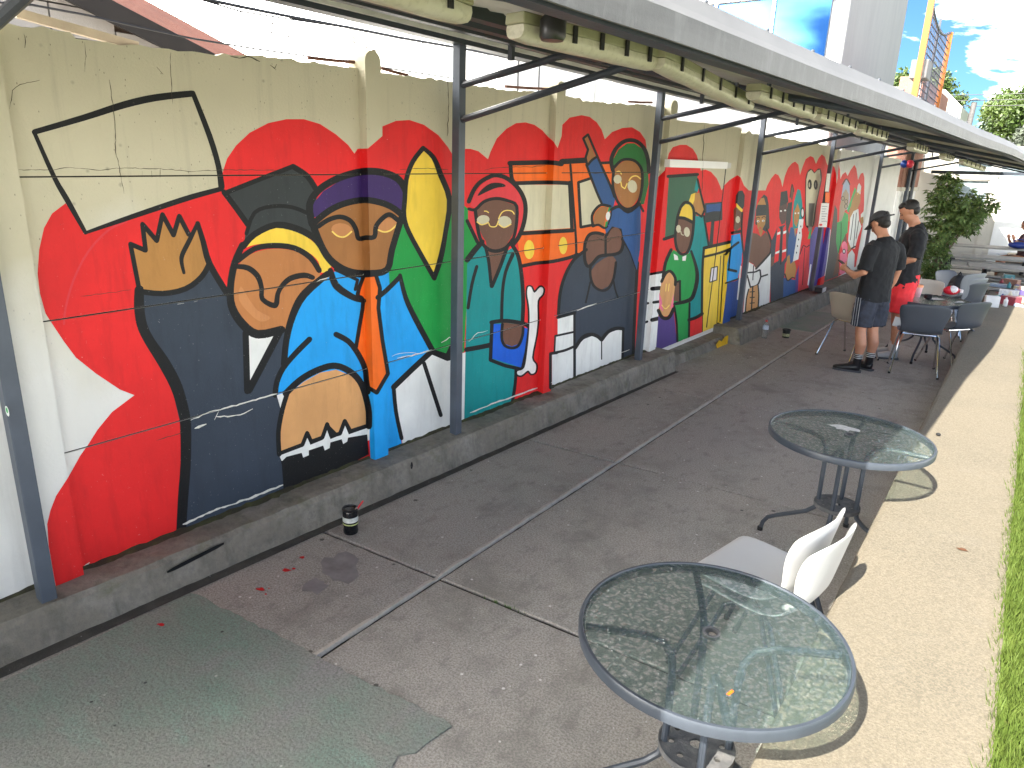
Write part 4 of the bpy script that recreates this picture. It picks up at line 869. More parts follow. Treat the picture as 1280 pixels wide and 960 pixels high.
long_bar(lambda y: edge_x(y)-.05, lambda y: ZE+.018, .035, .035, 'purlin')
# posts with their arms
POST_PX = [(14, 500), (572, 300), (812, 285), (940, 268), (1030, 258), (1093, 250), (1132, 245), (1157, 243), (1173, 241)]
posts_u = []
for i, (x, y) in enumerate(POST_PX): posts_u.append(uz(hit_w(x, y, .12))[0])
for i, u in enumerate(posts_u):
    zk = .15 if i < 3 else .2
    c = W(u, .12, 0); s = .062
    p = MB()
    def q(du, dw, z): return c+WT*du+WN*dw+Vector((0, 0, z))
    h = s/2
    p.add([q(du, dw, z) for z in (zk-.02, 2.78) for du, dw in ((-h, -h), (h, -h), (h, h), (-h, h))], [(0, 1, 2, 3), (7, 6, 5, 4), (0, 4, 5, 1), (1, 5, 6, 2), (2, 6, 7, 3), (3, 7, 4, 0)])
    po = p.build('post', m_steel_post, canopy, bevel=.004)
    bp = MB(); bp.add([q(du, dw, z) for z in (zk, zk+.012) for du, dw in ((-.05, -.045), (.05, -.045), (.05, .05), (-.05, .05))], [(0, 1, 2, 3), (7, 6, 5, 4), (0, 4, 5, 1), (1, 5, 6, 2), (2, 6, 7, 3), (3, 7, 4, 0)]); bp.build('base_plate', m_kerb if i == 1 else m_steel, po)
    base_y = c.y
    if i < 7:
        f = lambda w, z: c+Vector((w, 0, z))
        rr = .021
        MB().tube([f(.02, 2.335), f(1.35, 2.635)], rr, 8).build('lower_arm', m_steel, canopy, 'auto')
        zt = roof_z(c.x+.80, c.y)-.032
        MB().tube([f(.02, 2.54), f(.64, zt-.022), f(.72, zt-.004), f(.80, zt), f(1.5, roof_z(c.x+1.5, c.y)-.034), f(edge_x(c.y)-c.x-.06, roof_z(edge_x(c.y)-.06, c.y)-.03)], [rr, rr, rr, rr*.9, rr*.85, rr*.8], 8).build('upper_arm', m_steel, canopy, 'auto')
        MB().bar(f(.40, 2.665), f(.40, 2.80), .03).build('strut', m_steel, canopy)
# sticker on the first post
c0 = W(posts_u[0], .12, 0)
st = MB(); pc = hit(9, 514, WT, WT.dot(WO)+posts_u[0]-.0325)
for rad, col, dz, nm in ((.022, 'W', 0, 'a'), (.012, 'F', .004, 'b')):
    st.mat(PM[col]); n = 14; dy = -.0008 if nm == 'b' else 0
    st.add([pc+WN*(rad*math.cos(2*math.pi*k/n)*.9)+Vector((0, 0, dz+rad*math.sin(2*math.pi*k/n)))+WT*dy for k in range(n)], [tuple(range(n))])
st.build('round_sticker', None, canopy)
# fluorescent fittings under the roof
m_diff = layered('aged_diffuser', (.58, .555, .45), [(7, U, .4, .7, (.50, .47, .35), .8, 0, 'n'), (50, U, .5, .7, (.30, .27, .18), .5, 3, 'n')], rough=.35, bump=.1)
m_body = mat('aged_fitting_body', srgb(150, 148, 118), .5, .15, 10)
def fitting(a, b, label, clips=5):
    a = Vector(a); b = Vector(b); d = b-a; Lg = d.length
    t = thing('light_fitting', label, 'light', a, 0, 'fluorescent fittings under the canopy')
    t.rotation_euler = d.to_track_quat('Y', 'Z').to_euler(); t.scale = (.74, 1, .74)
    bb = MB(); bb.add([(x, y, z) for y in (0, Lg) for x, z in ((-.05, .018), (.05, .018), (.046, .058), (-.046, .058))], [(0, 1, 2, 3), (7, 6, 5, 4), (0, 4, 5, 1), (1, 5, 6, 2), (2, 6, 7, 3), (3, 7, 4, 0)]); bb.build('housing', m_body, t, bevel=.006)
    prof = [(.049, .017), (.052, -.004), (.045, -.022), (.030, -.034), (0, -.037), (-.030, -.034), (-.045, -.022), (-.052, -.004), (-.049, .017)]
    n = 10; df = MB(); vs_ = []
    for i in range(n+1):
        y = .004+(Lg-.008)*i/n; k = .86 if i in (0, n) else 1
        vs_ += [(x*k, y, z*k+rnd.uniform(-.002, .002)) for x, z in prof]
    m = len(prof); df.add(vs_, [(i*m+j, i*m+j+1, (i+1)*m+j+1, (i+1)*m+j) for i in range(n) for j in range(m-1)]+[tuple(range(m)), tuple(n*m+j for j in range(m))]); df.build('diffuser', m_diff, t, 'auto')
    for i in range(clips):
        y = Lg*(.12+.76*i/(clips-1))
        for s_ in (-1, 1): MB().box(min(s_*.0525, s_*.061), max(s_*.0525, s_*.061), y-.008, y+.008, -.012, .050).build('clip', m_black, t)
    MB().box(-.01, .01, Lg*.2, Lg*.2+.02, .058, .10).build('hanger', m_steel, t); MB().box(-.01, .01, Lg*.8, Lg*.8+.02, .058, .10).build('hanger', m_steel, t)
    return t
FX = [((1.72, .90, 2.50), (1.74, 1.88, 2.50), 'yellowed fluorescent fitting nearest the placard end of the canopy'),
      ((1.72, 2.18, 2.505), (1.84, 3.04, 2.50), 'yellowed fluorescent fitting hung above the scarf woman'),
      ((1.87, 3.00, 2.50), (1.70, 4.75, 2.475), 'tilted fluorescent fitting sagging at its far end'),
      ((1.90, 4.22, 2.49), (1.90, 5.5, 2.48), 'fluorescent fitting right after the sagging one'),
      ((1.90, 5.62, 2.48), (1.90, 6.9, 2.475), 'fluorescent fitting above the standing men'),
      ((1.90, 7.1, 2.47), (1.92, 8.3, 2.47), 'fluorescent fitting beyond the standing men'),
      ((1.95, 10.0, 2.45), (1.97, 11.2, 2.45), 'fluorescent fitting over the far grey chairs'),
      ((2.0, 13.0, 2.44), (2.02, 14.2, 2.44), 'fluorescent fitting near the leafy shrub'),
      ((2.05, 15.6, 2.44), (2.35, 16.8, 2.34), 'loose fluorescent fitting hanging askew at the far end')]
KF = .78                              # the rows hang just under the sheets
for a, b, l in FX:
    q = lambda p: (3.3+(p[0]-3.3)*KF, p[1]*KF, 2.04+(p[2]-2.04)*KF)
    fitting(q(a), q(b), l)
# small hanging speaker cone between the fittings
ck = MB().lathe([(.03, 0), (.036, .01), (.036, .05), (.02, .07)], 14, (2.16, 1.75, 2.375)); ck.build('sensor', m_black, canopy, 'auto')
# ------------------------------------------------------------------ round glass tables
def glass_mat():
    m = bpy.data.materials.new('hammered_glass'); m.use_nodes = True; t = m.node_tree; t.nodes.remove(t.nodes['Principled BSDF']); out = t.nodes['Material Output']
    gg = t.nodes.new('ShaderNodeNewGeometry'); v = t.nodes.new('ShaderNodeTexVoronoi'); v.feature = 'SMOOTH_F1'; v.inputs['Scale'].default_value = 66; v.inputs['Smoothness'].default_value = .55
    n = t.nodes.new('ShaderNodeTexNoise'); n.inputs['Scale'].default_value = 30; n.inputs['Detail'].default_value = 2
    mx = t.nodes.new('ShaderNodeMixRGB'); mx.inputs['Fac'].default_value = .03
    t.links.new(gg.outputs['Position'], n.inputs['Vector']); t.links.new(gg.outputs['Position'], mx.inputs['Color1']); t.links.new(n.outputs['Color'], mx.inputs['Color2']); t.links.new(mx.outputs['Color'], v.inputs['Vector'])
    b = t.nodes.new('ShaderNodeBump'); b.inputs['Strength'].default_value = .85; b.inputs['Distance'].default_value = .006
    t.links.new(v.outputs['Distance'], b.inputs['Height'])
    cr_ = t.nodes.new('ShaderNodeValToRGB'); cr_.color_ramp.elements[0].position = .25; cr_.color_ramp.elements[0].color = (.97, 1, .99, 1); cr_.color_ramp.elements[1].position = .56; cr_.color_ramp.elements[1].color = (.46, .58, .55, 1)
    t.links.new(v.outputs['Distance'], cr_.inputs['Fac'])
    tr = t.nodes.new('ShaderNodeBsdfTransparent'); t.links.new(cr_.outputs['Color'], tr.inputs['Color'])
    gl = t.nodes.new('ShaderNodeBsdfGlossy'); gl.inputs['Roughness'].default_value = .07; gl.inputs['Color'].default_value = (.9, .97, .96, 1)
    lw_ = t.nodes.new('ShaderNodeLayerWeight'); pw = t.nodes.new('ShaderNodeMath'); pw.operation = 'POWER'; pw.inputs[1].default_value = 4.0; t.links.new(lw_.outputs['Facing'], pw.inputs[0]); fr = t.nodes.new('ShaderNodeMath'); fr.operation = 'MULTIPLY_ADD'; fr.inputs[1].default_value = .9; fr.inputs[2].default_value = .07; t.links.new(pw.outputs[0], fr.inputs[0])
    df = t.nodes.new('ShaderNodeBsdfDiffuse'); df.inputs['Color'].default_value = (.30, .40, .38, 1)
    for q in (gl,): t.links.new(b.outputs['Normal'], q.inputs['Normal'])
    rf = t.nodes.new('ShaderNodeBsdfRefraction'); rf.inputs['IOR'].default_value = 1.09; rf.inputs['Roughness'].default_value = .18; t.links.new(b.outputs['Normal'], rf.inputs['Normal']); t.links.new(cr_.outputs['Color'], rf.inputs['Color'])
    mr_ = t.nodes.new('ShaderNodeMixShader'); mr_.inputs[0].default_value = .22; t.links.new(tr.outputs[0], mr_.inputs[1]); t.links.new(rf.outputs[0], mr_.inputs[2])
    m0 = t.nodes.new('ShaderNodeMixShader'); m0.inputs[0].default_value = .10; t.links.new(mr_.outputs[0], m0.inputs[1]); t.links.new(df.outputs[0], m0.inputs[2])
    m2 = t.nodes.new('ShaderNodeMixShader'); t.links.new(fr.outputs[0], m2.inputs[0]); t.links.new(m0.outputs[0], m2.inputs[1]); t.links.new(gl.outputs[0], m2.inputs[2]); t.links.new(m2.outputs[0], out.inputs['Surface'])
    return m
m_glass = glass_mat()
m_tframe = mat('grey_table_frame', srgb(62, 68, 76), .38, .12, 12)
m_dust = layered('dusty_disc', (.10, .10, .10), [(20, U, .45, .7, (.20, .19, .18), .8, 0, 'n')], rough=.7)
def make_table(label, loc, rz, r=.405):
    t = thing('glass_table', label, 'table', loc, rz, 'round glass tables')
    TZ = .72; n = 72
    gl = MB()                                # pane with an umbrella hole
    ri, ro = .023, r-.006; vs_ = []
    for rr in (ri, ro): vs_ += [(rr*math.cos(2*math.pi*k/n), rr*math.sin(2*math.pi*k/n), TZ) for k in range(n)]
    fs = [(k, (k+1) % n, n+(k+1) % n, n+k) for k in range(n)]
    go_ = gl.add(vs_, fs).build('glass_top', m_glass, t)
    if go_.data.polygons[0].normal.z < 0: go_.data.flip_normals()
    MB().lathe([(r-.016, TZ-.032), (r-.002, TZ-.034), (r+.003, TZ-.030), (r+.004, TZ-.004), (r, TZ+.004), (r-.008, TZ+.0045), (r-.010, TZ+.001), (r-.010, TZ-.006), (r-.016, TZ-.008), (r-.016, TZ-.032)], n, cap=False).build('rim', m_tframe, t, 'auto')
    MB().lathe([(.020, TZ-.012), (.027, TZ-.010), (.027, TZ+.003), (.019, TZ+.003), (.019, TZ-.012)], 24, cap=False).build('umbrella_ring', m_dust, t, 'auto')
    for k in range(4):
        a = math.pi/4+k*math.pi/2; c, s = math.cos(a), math.sin(a)
        pr = [(r-.02, .690), (.27, .688), (.20, .684), (.135, .664), (.108, .62), (.10, .55), (.10, .40), (.10, .30), (.112, .25), (.155, .21), (.30, .135), (.36, .10), (.385, .06), (.395, .01)]
        lg = MB().tube([(c*x, s*x, z) for x, z in pr], .0125, 8).build('leg', m_tframe, t, 'auto')
        MB().lathe([(.016, 0), (.016, .022), (.012, .026)], 10, (c*.396, s*.396, 0)).build('foot', m_black_rubber, lg, 'auto')
        MB().lathe([(.007, 0), (.007, .004), (.004, .006)], 8, (c*.114, s*.114, .285)).build('bolt', m_chrome, lg)
    # perforated disc tying the legs
    R = .118; n2 = 28; dv = MB(); holes = [(.08*math.cos(a), .08*math.sin(a), .011) for a in np.linspace(0, 2*math.pi, 9)[:-1]]+[(0, 0, .022)]
    loops = [[Vector((R*math.cos(2*math.pi*k/n2), R*math.sin(2*math.pi*k/n2), 0)) for k in range(n2)]]
    for x, y, q in holes: loops.append([Vector((x+q*math.cos(-2*math.pi*k/10), y+q*math.sin(-2*math.pi*k/10), 0)) for k in range(10)])
    flat = [p for l in loops for p in l]; tri = tessellate_polygon(loops)
    N = len(flat); vs_ = [(p.x, p.y, .305) for p in flat]+[(p.x, p.y, .298) for p in flat]
    fs = [tuple(q) for q in tri]+[tuple(i+N for i in q[::-1]) for q in tri]
    dv.add(vs_, fs); dv.lathe([(R, .285), (R+.003, .285), (R+.003, .307), (R, .307)], n2, cap=False); dv.build('shelf_disc', m_dust, t)
    return t
t1 = make_table('round hammered glass table in front of the white stacked chairs', (2.755, 1.865, 0), math.radians(-17), .398)
t2 = make_table('round glass table with a pale dried stain on its pane', (2.72, 4.03, 0), math.radians(43), .415)
t3 = make_table('round glass table crowded with cup and dark chairs around it', (2.50, 9.75, 0), math.radians(40), .44)
m_stain = mat('dried_stain', (.55, .54, .50), .8, .25, 40)
st1 = blob(-.05*math.cos(.75)+.09*math.sin(.75), .05*math.sin(.75)+.09*math.cos(.75), .7215, .05, m_stain, 'stain', t2, 1.6, -.6, 15)
blob(.10, .06, .7215, .085, m_stain, 'stain', t3, 1.7, .2, 15); blob(.28, -.12, .7215, .05, m_stain, 'stain', t3, 2.0, .6, 15)
MB().add([(.19, -.16, .7212), (.198, -.16, .7212), (.20, -.185, .7212), (.192, -.187, .7212)], [(0, 1, 2, 3)]).build('orange_mark', PM['O'], t1)

# ------------------------------------------------------------------ shell chairs on steel legs
def make_chair(name, label, loc, rz, m_shell, group, m_leg=m_chrome, legs=True, narrow=1.0):
    """faces local -X ; back at +X"""
    t = thing(name, label, 'chair', loc, rz, group)
    prof = [(-.225, .445), (-.215, .462), (-.16, .466), (-.06, .456), (.04, .448), (.11, .452), (.155, .475), (.178, .515), (.192, .57), (.206, .64), (.222, .725), (.236, .795)]
    hw = [.205, .212, .222, .226, .222, .214, .206, .205, .215, .238, .252, .246]
    hw = [w_ if i_ < 6 else w_*(1-(1-narrow)*min(1, (i_-5)/3)) for i_, w_ in enumerate(hw)]
    lift = [0, .002, .006, .010, .014, .020, .026, .02, .01, 0, 0, 0]
    wing = [0, 0, 0, 0, 0, .004, .012, .024, .038, .050, .052, .044]
    m = 15; vs_ = []
    for (x, z), w, li, wi in zip(prof, hw, lift, wing):
        for j in range(m):
            s = -1+2*j/(m-1); k = abs(s)**2.6
            dz = -.030*abs(s)**4 if z > .78 else (-.008*abs(s)**3 if z > .70 else 0)
            vs_.append((x-wi*k, s*w, z+li*k+dz))
    n = len(prof); b = MB().add(vs_, [(i*m+j, i*m+j+1, (i+1)*m+j+1, (i+1)*m+j) for i in range(n-1) for j in range(m-1)])
    sh = b.build('shell', m_shell, t, True)
    so_ = sh.modifiers.new('s', 'SOLIDIFY'); so_.thickness = .009; so_.offset = 0
    sb = sh.modifiers.new('u', 'SUBSURF'); sb.levels = 1; sb.render_levels = 1
    if legs:
        fr = MB()
        for s in (-1, 1):
            MB().tube([(-.245, s*.235, .008), (-.10, s*.19, .415), (-.07, s*.175, .434), (.05, s*.175, .434), (.09, s*.19, .415), (.25, s*.235, .008)], .0105, 8).build('side_legs', m_leg, t, 'auto')
            for x in (-.246, .251): MB().lathe([(.013, 0), (.013, .02)], 8, (x, s*.236, 0)).build('foot_cap', m_black_rubber, t)
        MB().tube([(-.06, -.175, .434), (-.06, .175, .434)], .009, 6).build('cross_bar', m_leg, t, 'auto'); MB().tube([(.045, -.175, .434), (.045, .175, .434)], .009, 6).build('cross_bar', m_leg, t, 'auto')
    return t
make_chair('shell_chair', 'upper white plastic chair of a stack of two beside the ledge', (2.69, 2.69, .042), math.radians(-11), m_white_pl, 'white stacked chairs', m_leg=m_tframe, narrow=.84)
make_chair('shell_chair', 'lower white plastic chair of a stack of two beside the ledge', (2.74, 2.675, 0), math.radians(-11), m_white_pl, 'white stacked chairs', m_leg=m_tframe, narrow=.84)
gd = 'charcoal shell chairs around the far table'
make_chair('shell_chair', 'charcoal shell chair with its back to the stained table, chrome legs splayed', (2.52, 8.98, 0), math.radians(-80), m_grey_pl, gd)
make_chair('shell_chair', 'charcoal shell chair tucked between the cup table and the ledge', (2.82, 9.62, 0), math.radians(-35), m_grey_pl, gd)
make_chair('shell_chair', 'taupe shell chair right beside the man in the cap', (1.80, 9.15, 0), math.radians(-118), m_beige_pl, gd)
make_chair('shell_chair', 'charcoal shell chair holding the black backpack', (2.55, 12.6, 0), math.radians(150), m_grey_pl, gd)
make_chair('shell_chair', 'taupe shell chair behind the man in red shorts', (2.30, 11.0, 0), math.radians(100), m_beige_pl, gd)
g3 = 'stacked grey chairs by the ledge'
m_lgrey = mat('mid_grey_plastic', srgb(120, 124, 130), .42, .05, 3)
for i in range(3): make_chair('shell_chair', ['lowest', 'middle', 'topmost'][i]+' grey chair of the stack of three by the ledge', (2.72-.03*i, 11.55-.05*i, .065*i), math.radians(-28), m_lgrey if i else m_grey_pl, g3)

# ------------------------------------------------------------------ small things standing about
bt = thing('cut_bottle', 'black cut bottle with white band holding a red brush, beside the kerb', 'bottle', (.455, 2.47, 0))
MB().lathe([(.030, 0), (.040, .006), (.043, .02), (.040, .045), (.043, .06), (.043, .088), (.0435, .105), (.043, .15), (.040, .155)], 20).build('bottle_body', mat('black_bottle', (.010, .011, .013), .18, .3, 30), bt, 'auto')
MB().lathe([(.0440, .083), (.0442, .084), (.0442, .112), (.0440, .113)], 20, cap=False).build('paper_band', mat('paper_band', (.62, .64, .58), .6, .25, 40), bt, 'auto')
MB().lathe([(.0440, .066), (.0442, .067), (.0442, .073), (.0440, .074)], 20, cap=False).build('thin_band', mat('lime_band', (.45, .5, .2), .6, .2, 40), bt, 'auto')
MB().lathe([(.040, .155), (.046, .150), (.047, .160), (.041, .163), (.038, .150)], 12, cap=False).build('torn_rim', m_black, bt, 'auto')
br = tag(MB().tube([(.46, 2.475, .03), (.487, 2.49, .15), (.515, 2.515, .205)], [.006, .006, .0045], 8).build('paint_brush', mat('red_handle', srgb(206, 30, 40), .35, .1), None, 'auto'), 'red handled paint brush leaning out of the black cut bottle', 'brush')
MB().tube([(.465, 2.478, .11), (.49, 2.492, .165)], [.010, .007], 8).build('bristle_ferrule', mat('pale_ferrule', (.5, .42, .36), .5), br)
def clear_mat():
    m = bpy.data.materials.new('clear_plastic'); m.use_nodes = True; p = m.node_tree.nodes['Principled BSDF']
    p.inputs['Base Color'].default_value = (.9, .93, .95, 1); p.inputs['Transmission Weight'].default_value = .95; p.inputs['Roughness'].default_value = .08; p.inputs['IOR'].default_value = 1.2; return m
m_clear = clear_mat()
wbx = thing('water_bottle', 'clear plastic bottle with red cap standing below the raised kerb', 'bottle', (.70, 9.5, 0))
MB().lathe([(.030, 0), (.037, .006), (.036, .03), (.038, .05), (.035, .075), (.038, .10), (.036, .125), (.038, .15), (.034, .18), (.022, .205), (.014, .215), (.014, .225)], 18).build('bottle_body', m_clear, wbx, 'auto')
MB().lathe([(.0385, .12), (.0388, .121), (.0388, .168), (.0385, .169)], 18, cap=False).build('label_band', mat('blue_white_label', (.55, .62, .72), .5, .25, 60), wbx, 'auto')
MB().lathe([(.016, .222), (.016, .242), (.013, .245)], 14).build('cap', mat('red_cap', srgb(196, 50, 40), .4), wbx, 'auto')
pc_ = thing('paint_tin', 'small black paint tin with pale label on the slabs', 'tin', (.91, 9.75, 0))
MB().lathe([(.045, 0), (.050, .10), (.055, .10), (.055, .115), (.049, .115), (.044, .06)], 18, cap=False).build('tin_body', m_black, pc_, 'auto'); MB().lathe([(.0, .095), (.049, .095)], 18, cap=False).build('paint_surface', mat('olive_paint', (.12, .11, .04), .3), pc_)
MB().lathe([(.0465, .02), (.0468, .021), (.0488, .058), (.0486, .059)], 18, cap=False).build('label_band', mat('olive_label', (.33, .34, .2), .6, .5, 50), pc_, 'auto')
# things on the third table
cup = thing('takeaway_cup', 'pink takeaway cup with orange lid and straw on the glass table', 'cup', (2.34, 9.85, .722))
MB().lathe([(.035, 0), (.047, .12)], 18).build('cup_body', mat('pink_cup', srgb(222, 176, 180), .5, .06), cup, 'auto'); MB().lathe([(.051, .12), (.052, .135), (.049, .148), (.030, .150)], 18).build('lid', mat('orange_lid', srgb(240, 160, 110), .45, .05), cup, 'auto'); MB().tube([(0, 0, .14), (.01, .0, .22), (.012, 0, .24)], .004, 6).build('straw', m_white_pl, cup)
lt = MB().box(-.022, .022, -.012, .012, 0, .085); o = tag(lt.build('pocket_case', mat('blue_case', srgb(20, 90, 170), .4, .2, 40), bevel=.004), 'small upright blue case beside the pink cup', 'case'); o.location = (2.27, 9.68, .722)
bw = thing('black_bowl', 'small black cup with handle right of the pink cup', 'bowl', (2.47, 9.72, .722)); MB().lathe([(.02, 0), (.045, .02), (.052, .06), (.048, .06), (.04, .02), (.01, .008)], 18).build('bowl_body', m_black, bw, 'auto'); MB().tube([(.048, 0, .05), (.085, .01, .06), (.10, .015, .05)], .007, 6).build('handle', m_black, bw)
# sheet of paper lying on the chair edge
pp_ = MB().box(-.05, .05, -.002, .002, -.055, .055); o = tag(pp_.build('paper_slip', mat('white_paper', (.75, .76, .75), .7, .03)), 'white paper slip hanging at the side of the charcoal chair', 'paper'); o.location = (2.27, 9.18, .50); o.rotation_euler = (0, .15, .2)
# backpack and wrapped bread on the far chair
bkp = thing('backpack', 'black backpack slumped on the far charcoal chair', 'backpack', (2.60, 12.25, .47), .4)
MB().ell((0, 0, .15), .13, .10, .17, 14, 10).build('bag_body', mat('black_nylon', (.012, .012, .014), .6, .3, 50), bkp, True); MB().ell((-.09, -.02, .11), .05, .085, .10, 12, 8).build('front_pocket', MATS['black_nylon'], bkp, True)
MB().tube([(.02, -.03, .29), (.0, 0, .36), (-.02, .03, .29)], .01, 6).build('top_handle', MATS['black_nylon'], bkp)
MB().tube([(.08, -.07, .27), (.15, -.09, .16), (.10, -.08, .03)], .014, 6).build('shoulder_strap', MATS['black_nylon'], bkp)
sk = thing('snack_pack', 'red and white printed snack pack lying by the stacked chairs', 'packet', (2.62, 10.86, .66), .5)
MB().ell((0, 0, .06), .10, .055, .06, 14, 8).build('pack_body', mat('red_pack', srgb(206, 30, 52), .3, .15, 12), sk, True); MB().ell((.01, -.012, .07), .066, .05, .054, 12, 8).build('printed_panel', mat('white_pack', (.72, .68, .68), .3, .25, 25), sk, True); MB().box(.095, .13, -.04, .04, .04, .08).build('end_seal', mat('white_pack', (.7, .7, .7)), sk)
# pile of paint tubes, boxes and bottles on the ledge
pr = random.Random(11)
cols = [('white', (.7, .7, .7)), ('pale blue', (.38, .48, .62)), ('crimson', (.30, .05, .07)), ('violet', (.14, .11, .30)), ('salmon', (.50, .27, .21)), ('grey', (.3, .31, .33)), ('cream', (.66, .6, .45)), ('teal', (.08, .3, .33))]
sup = 'paint supplies heaped on the ledge'
bx1 = tag(MB().box(-.085, .085, -.06, .06, 0, .15).build('carton', mat('white_carton', (.72, .72, .71), .6, .05), bevel=.004), 'white carton at the front edge of the supplies on the ledge', 'carton', sup); bx1.location = (3.06, 11.95, LZ+.001); bx1.rotation_euler = (0, 0, .25)
WHERE = [' close behind the white carton' if i < 9 else (' midway along the ledge' if i < 18 else ' at the heap end by the picnic table') for i in range(26)]
for i in range(26):
    nm, c = cols[i % len(cols)]; x = pr.uniform(3.04, 3.44); y = 12.15+i*.14+pr.uniform(-.05, .05)
    k = i % 3; mm = mat('supply_'+nm.replace(' ', '_'), c, .4, .2, 40)
    if k == 0:
        o = MB().lathe([(.025, 0), (.028, .006), (.028, .09), (.012, .105), (.012, .125)], 12).build('paint_bottle', mm, None, 'auto'); o.location = (x, y, LZ+.001); lab = nm+' paint bottle standing among the supplies'+WHERE[i]; ct = 'bottle'
    elif k == 1:
        o = MB().add([(-.10, -.028, 0), (-.10, .028, 0), (.09, -.026, 0), (.09, .026, 0), (-.10, -.026, .004), (-.10, .026, .004), (.07, -.024, .045), (.07, .024, .045), (.09, -.012, .03), (.09, .012, .03)], [(0, 2, 3, 1), (4, 5, 7, 6), (6, 7, 9, 8), (0, 1, 5, 4), (2, 8, 9, 3), (0, 4, 6, 2), (1, 3, 7, 5), (6, 8, 2), (7, 3, 9)]).build('paint_tube', mm); o.location = (x, y, LZ+.002); o.rotation_euler = (0, 0, pr.uniform(0, 6)); lab = nm+' paint tube lying among the supplies'+WHERE[i]; ct = 'tube'
    else:
        w_, d_, h_ = pr.uniform(.06, .14), pr.uniform(.05, .10), pr.uniform(.04, .14); o = MB().box(-w_, w_, -d_, d_, 0, h_).build('paint_box', mm, bevel=.003); o.location = (x, y, LZ+.001); o.rotation_euler = (0, 0, pr.uniform(-.6, .6)); lab = nm+' box among the supplies'+WHERE[i]; ct = 'box'
    tag(o, lab, ct, sup)
# pale stick on the slabs, lamp head on the kerb, light tube on the wall, notices and balls
tag(MB().bar((1.05, 12.9, .012), (1.52, 14.2, .014), .03, .02).build('wooden_stick', mat('pale_wood', (.55, .5, .38), .6, .15)), 'pale wooden stick lying on the slabs by the far kerb', 'stick')
fl = thing('flood_lamp', 'black flood lamp head resting on the end of the raised kerb', 'lamp', W(11.45, .30, .25)); MB().box(-.06, .06, -.14, .14, 0, .09).build('lamp_body', m_black, fl, bevel=.008); MB().box(.061, .066, -.12, .12, .01, .08).build('lamp_face', mat('lamp_face', (.5, .5, .52), .3), fl)
ta, tb = hit_w(834, 204, .10), hit_w(911, 207, .10)
wl = thing('wall_light', 'long white fluorescent batten fixed high across the green board', 'light', ta)
d = tb-ta; MB().bar((0, 0, 0), d*.5-d.normalized()*.005, .06, .075).build('batten', mat('white_batten', (.85, .85, .85), .4, .02), wl); MB().bar(d*.5+d.normalized()*.005, d*.93, .06, .075).build('batten', MATS['white_batten'], wl); MB().bar(d*.935, d, .055, .06).build('end_cap', m_white_pl, wl)
MB().bar(d*.5-WN*.045, d*.5-WN*.09, .03).build('bracket', m_steel, wl)
MB().tube([d*.95-Vector((0, 0, .03)), d*.95-Vector((0, 0, .9)), d*.93-Vector((0, 0, 1.9))], .006, 6).build('cable', m_black, wl)
m_paper = mat('printed_paper', (.72, .70, .66), .7, .25, 90)
def notice(pxs, w, label, m=m_paper):
    q = [hit_w(x, y, w) for x, y in pxs]; b = MB().add(q+[p-WN*.004 for p in q], [(0, 1, 2, 3), (7, 6, 5, 4), (0, 4, 5, 1), (1, 5, 6, 2), (2, 6, 7, 3), (3, 7, 4, 0)]); return tag(b.build('notice', m), label, 'notice')
nb = notice([(1023, 284), (1033.5, 284), (1036.5, 254), (1027, 254)], .165, 'larger printed notice with a red mark tied to a canopy post')
notice([(1031.5, 239.5), (1036, 239.5), (1038, 217), (1034, 217)], .165, 'narrow printed notice above the larger one on the post'); notice([(1031.5, 253), (1036.5, 253), (1037.2, 240.5), (1032, 240.5)], .165, 'orange sheet between two notices on the post', PM['O'])
for k in range(7):
    y = 258+k*3.1; a, b_ = hit_w(1027.6-.1*k*3.1/3, y, .167), hit_w(1034-.1*k*3.1/3-(k % 3)*1.2, y, .167); MB().bar(a, b_, .004, .008).build('text_line', mat('ink_grey', (.16, .16, .2), .7), nb)
MB().add([hit_w(1026+2.2*math.cos(a), 281+1.5*math.sin(a), .167) for a in np.linspace(0, 5.6, 9)], [tuple(range(9))]).build('red_mark', PM['R'], nb)
for x, col, nm in ((1130.5, (14, 60, 140), 'blue'), (1137.5, (214, 60, 80), 'red')):
    c = hit(x, 205, Vector((0, 1, 0)), 16.0); o = thing('hanging_ball', nm+' ball hanging under the far canopy', 'ball', c); MB().ell((0, 0, 0), .072, .072, .075, 16, 12).build('ball_body', mat('ball_'+nm, srgb(*col), .35, .1), o, True); MB().tube([(0, 0, .07), (0, 0, .32)], .003, 5).build('string', m_black, o)
# ------------------------------------------------------------------ people (bodies grown as one surface, clothing as children)
m_skin = mat('skin', srgb(186, 132, 104), .5, .08, 12); m_skin2 = mat('skin_tanned', srgb(170, 116, 90), .5, .08, 12)
m_tee = mat('black_tee', (.008, .009, .012), .85, .3, 14, .3, 30); m_short = mat('navy_shorts', (.020, .026, .045), .7, .4, 20, .3, 30)
m_redsh = mat('red_shorts', srgb(226, 44, 52), .7, .12, 14, .3, 30); m_hair = mat('dark_hair', (.010, .008, .007), .55, .3, 90, .6, 150); m_cap = mat('charcoal_cap', srgb(50, 50, 54), .8, .15, 40, .2, 80)
def grow(mb, name, m, parent, vox=.009, sm=4, fac=.5):
    o = mb.build(name, m, parent, True)
    r = o.modifiers.new('r', 'REMESH'); r.mode = 'VOXEL'; r.voxel_size = vox; r.use_smooth_shade = True
    s = o.modifiers.new('m', 'SMOOTH'); s.factor = fac; s.iterations = sm
    if name in ('tee', 'shorts', 'top'):                # soft folds in the cloth
        tx = bpy.data.textures.new('folds', 'CLOUDS'); tx.noise_scale = .075 if name != 'shorts' else .06; tx.noise_depth = 2
        dp = o.modifiers.new('d', 'DISPLACE'); dp.texture = tx; dp.strength = .022; dp.mid_level = .5; dp.texture_coords = 'LOCAL'
    return o
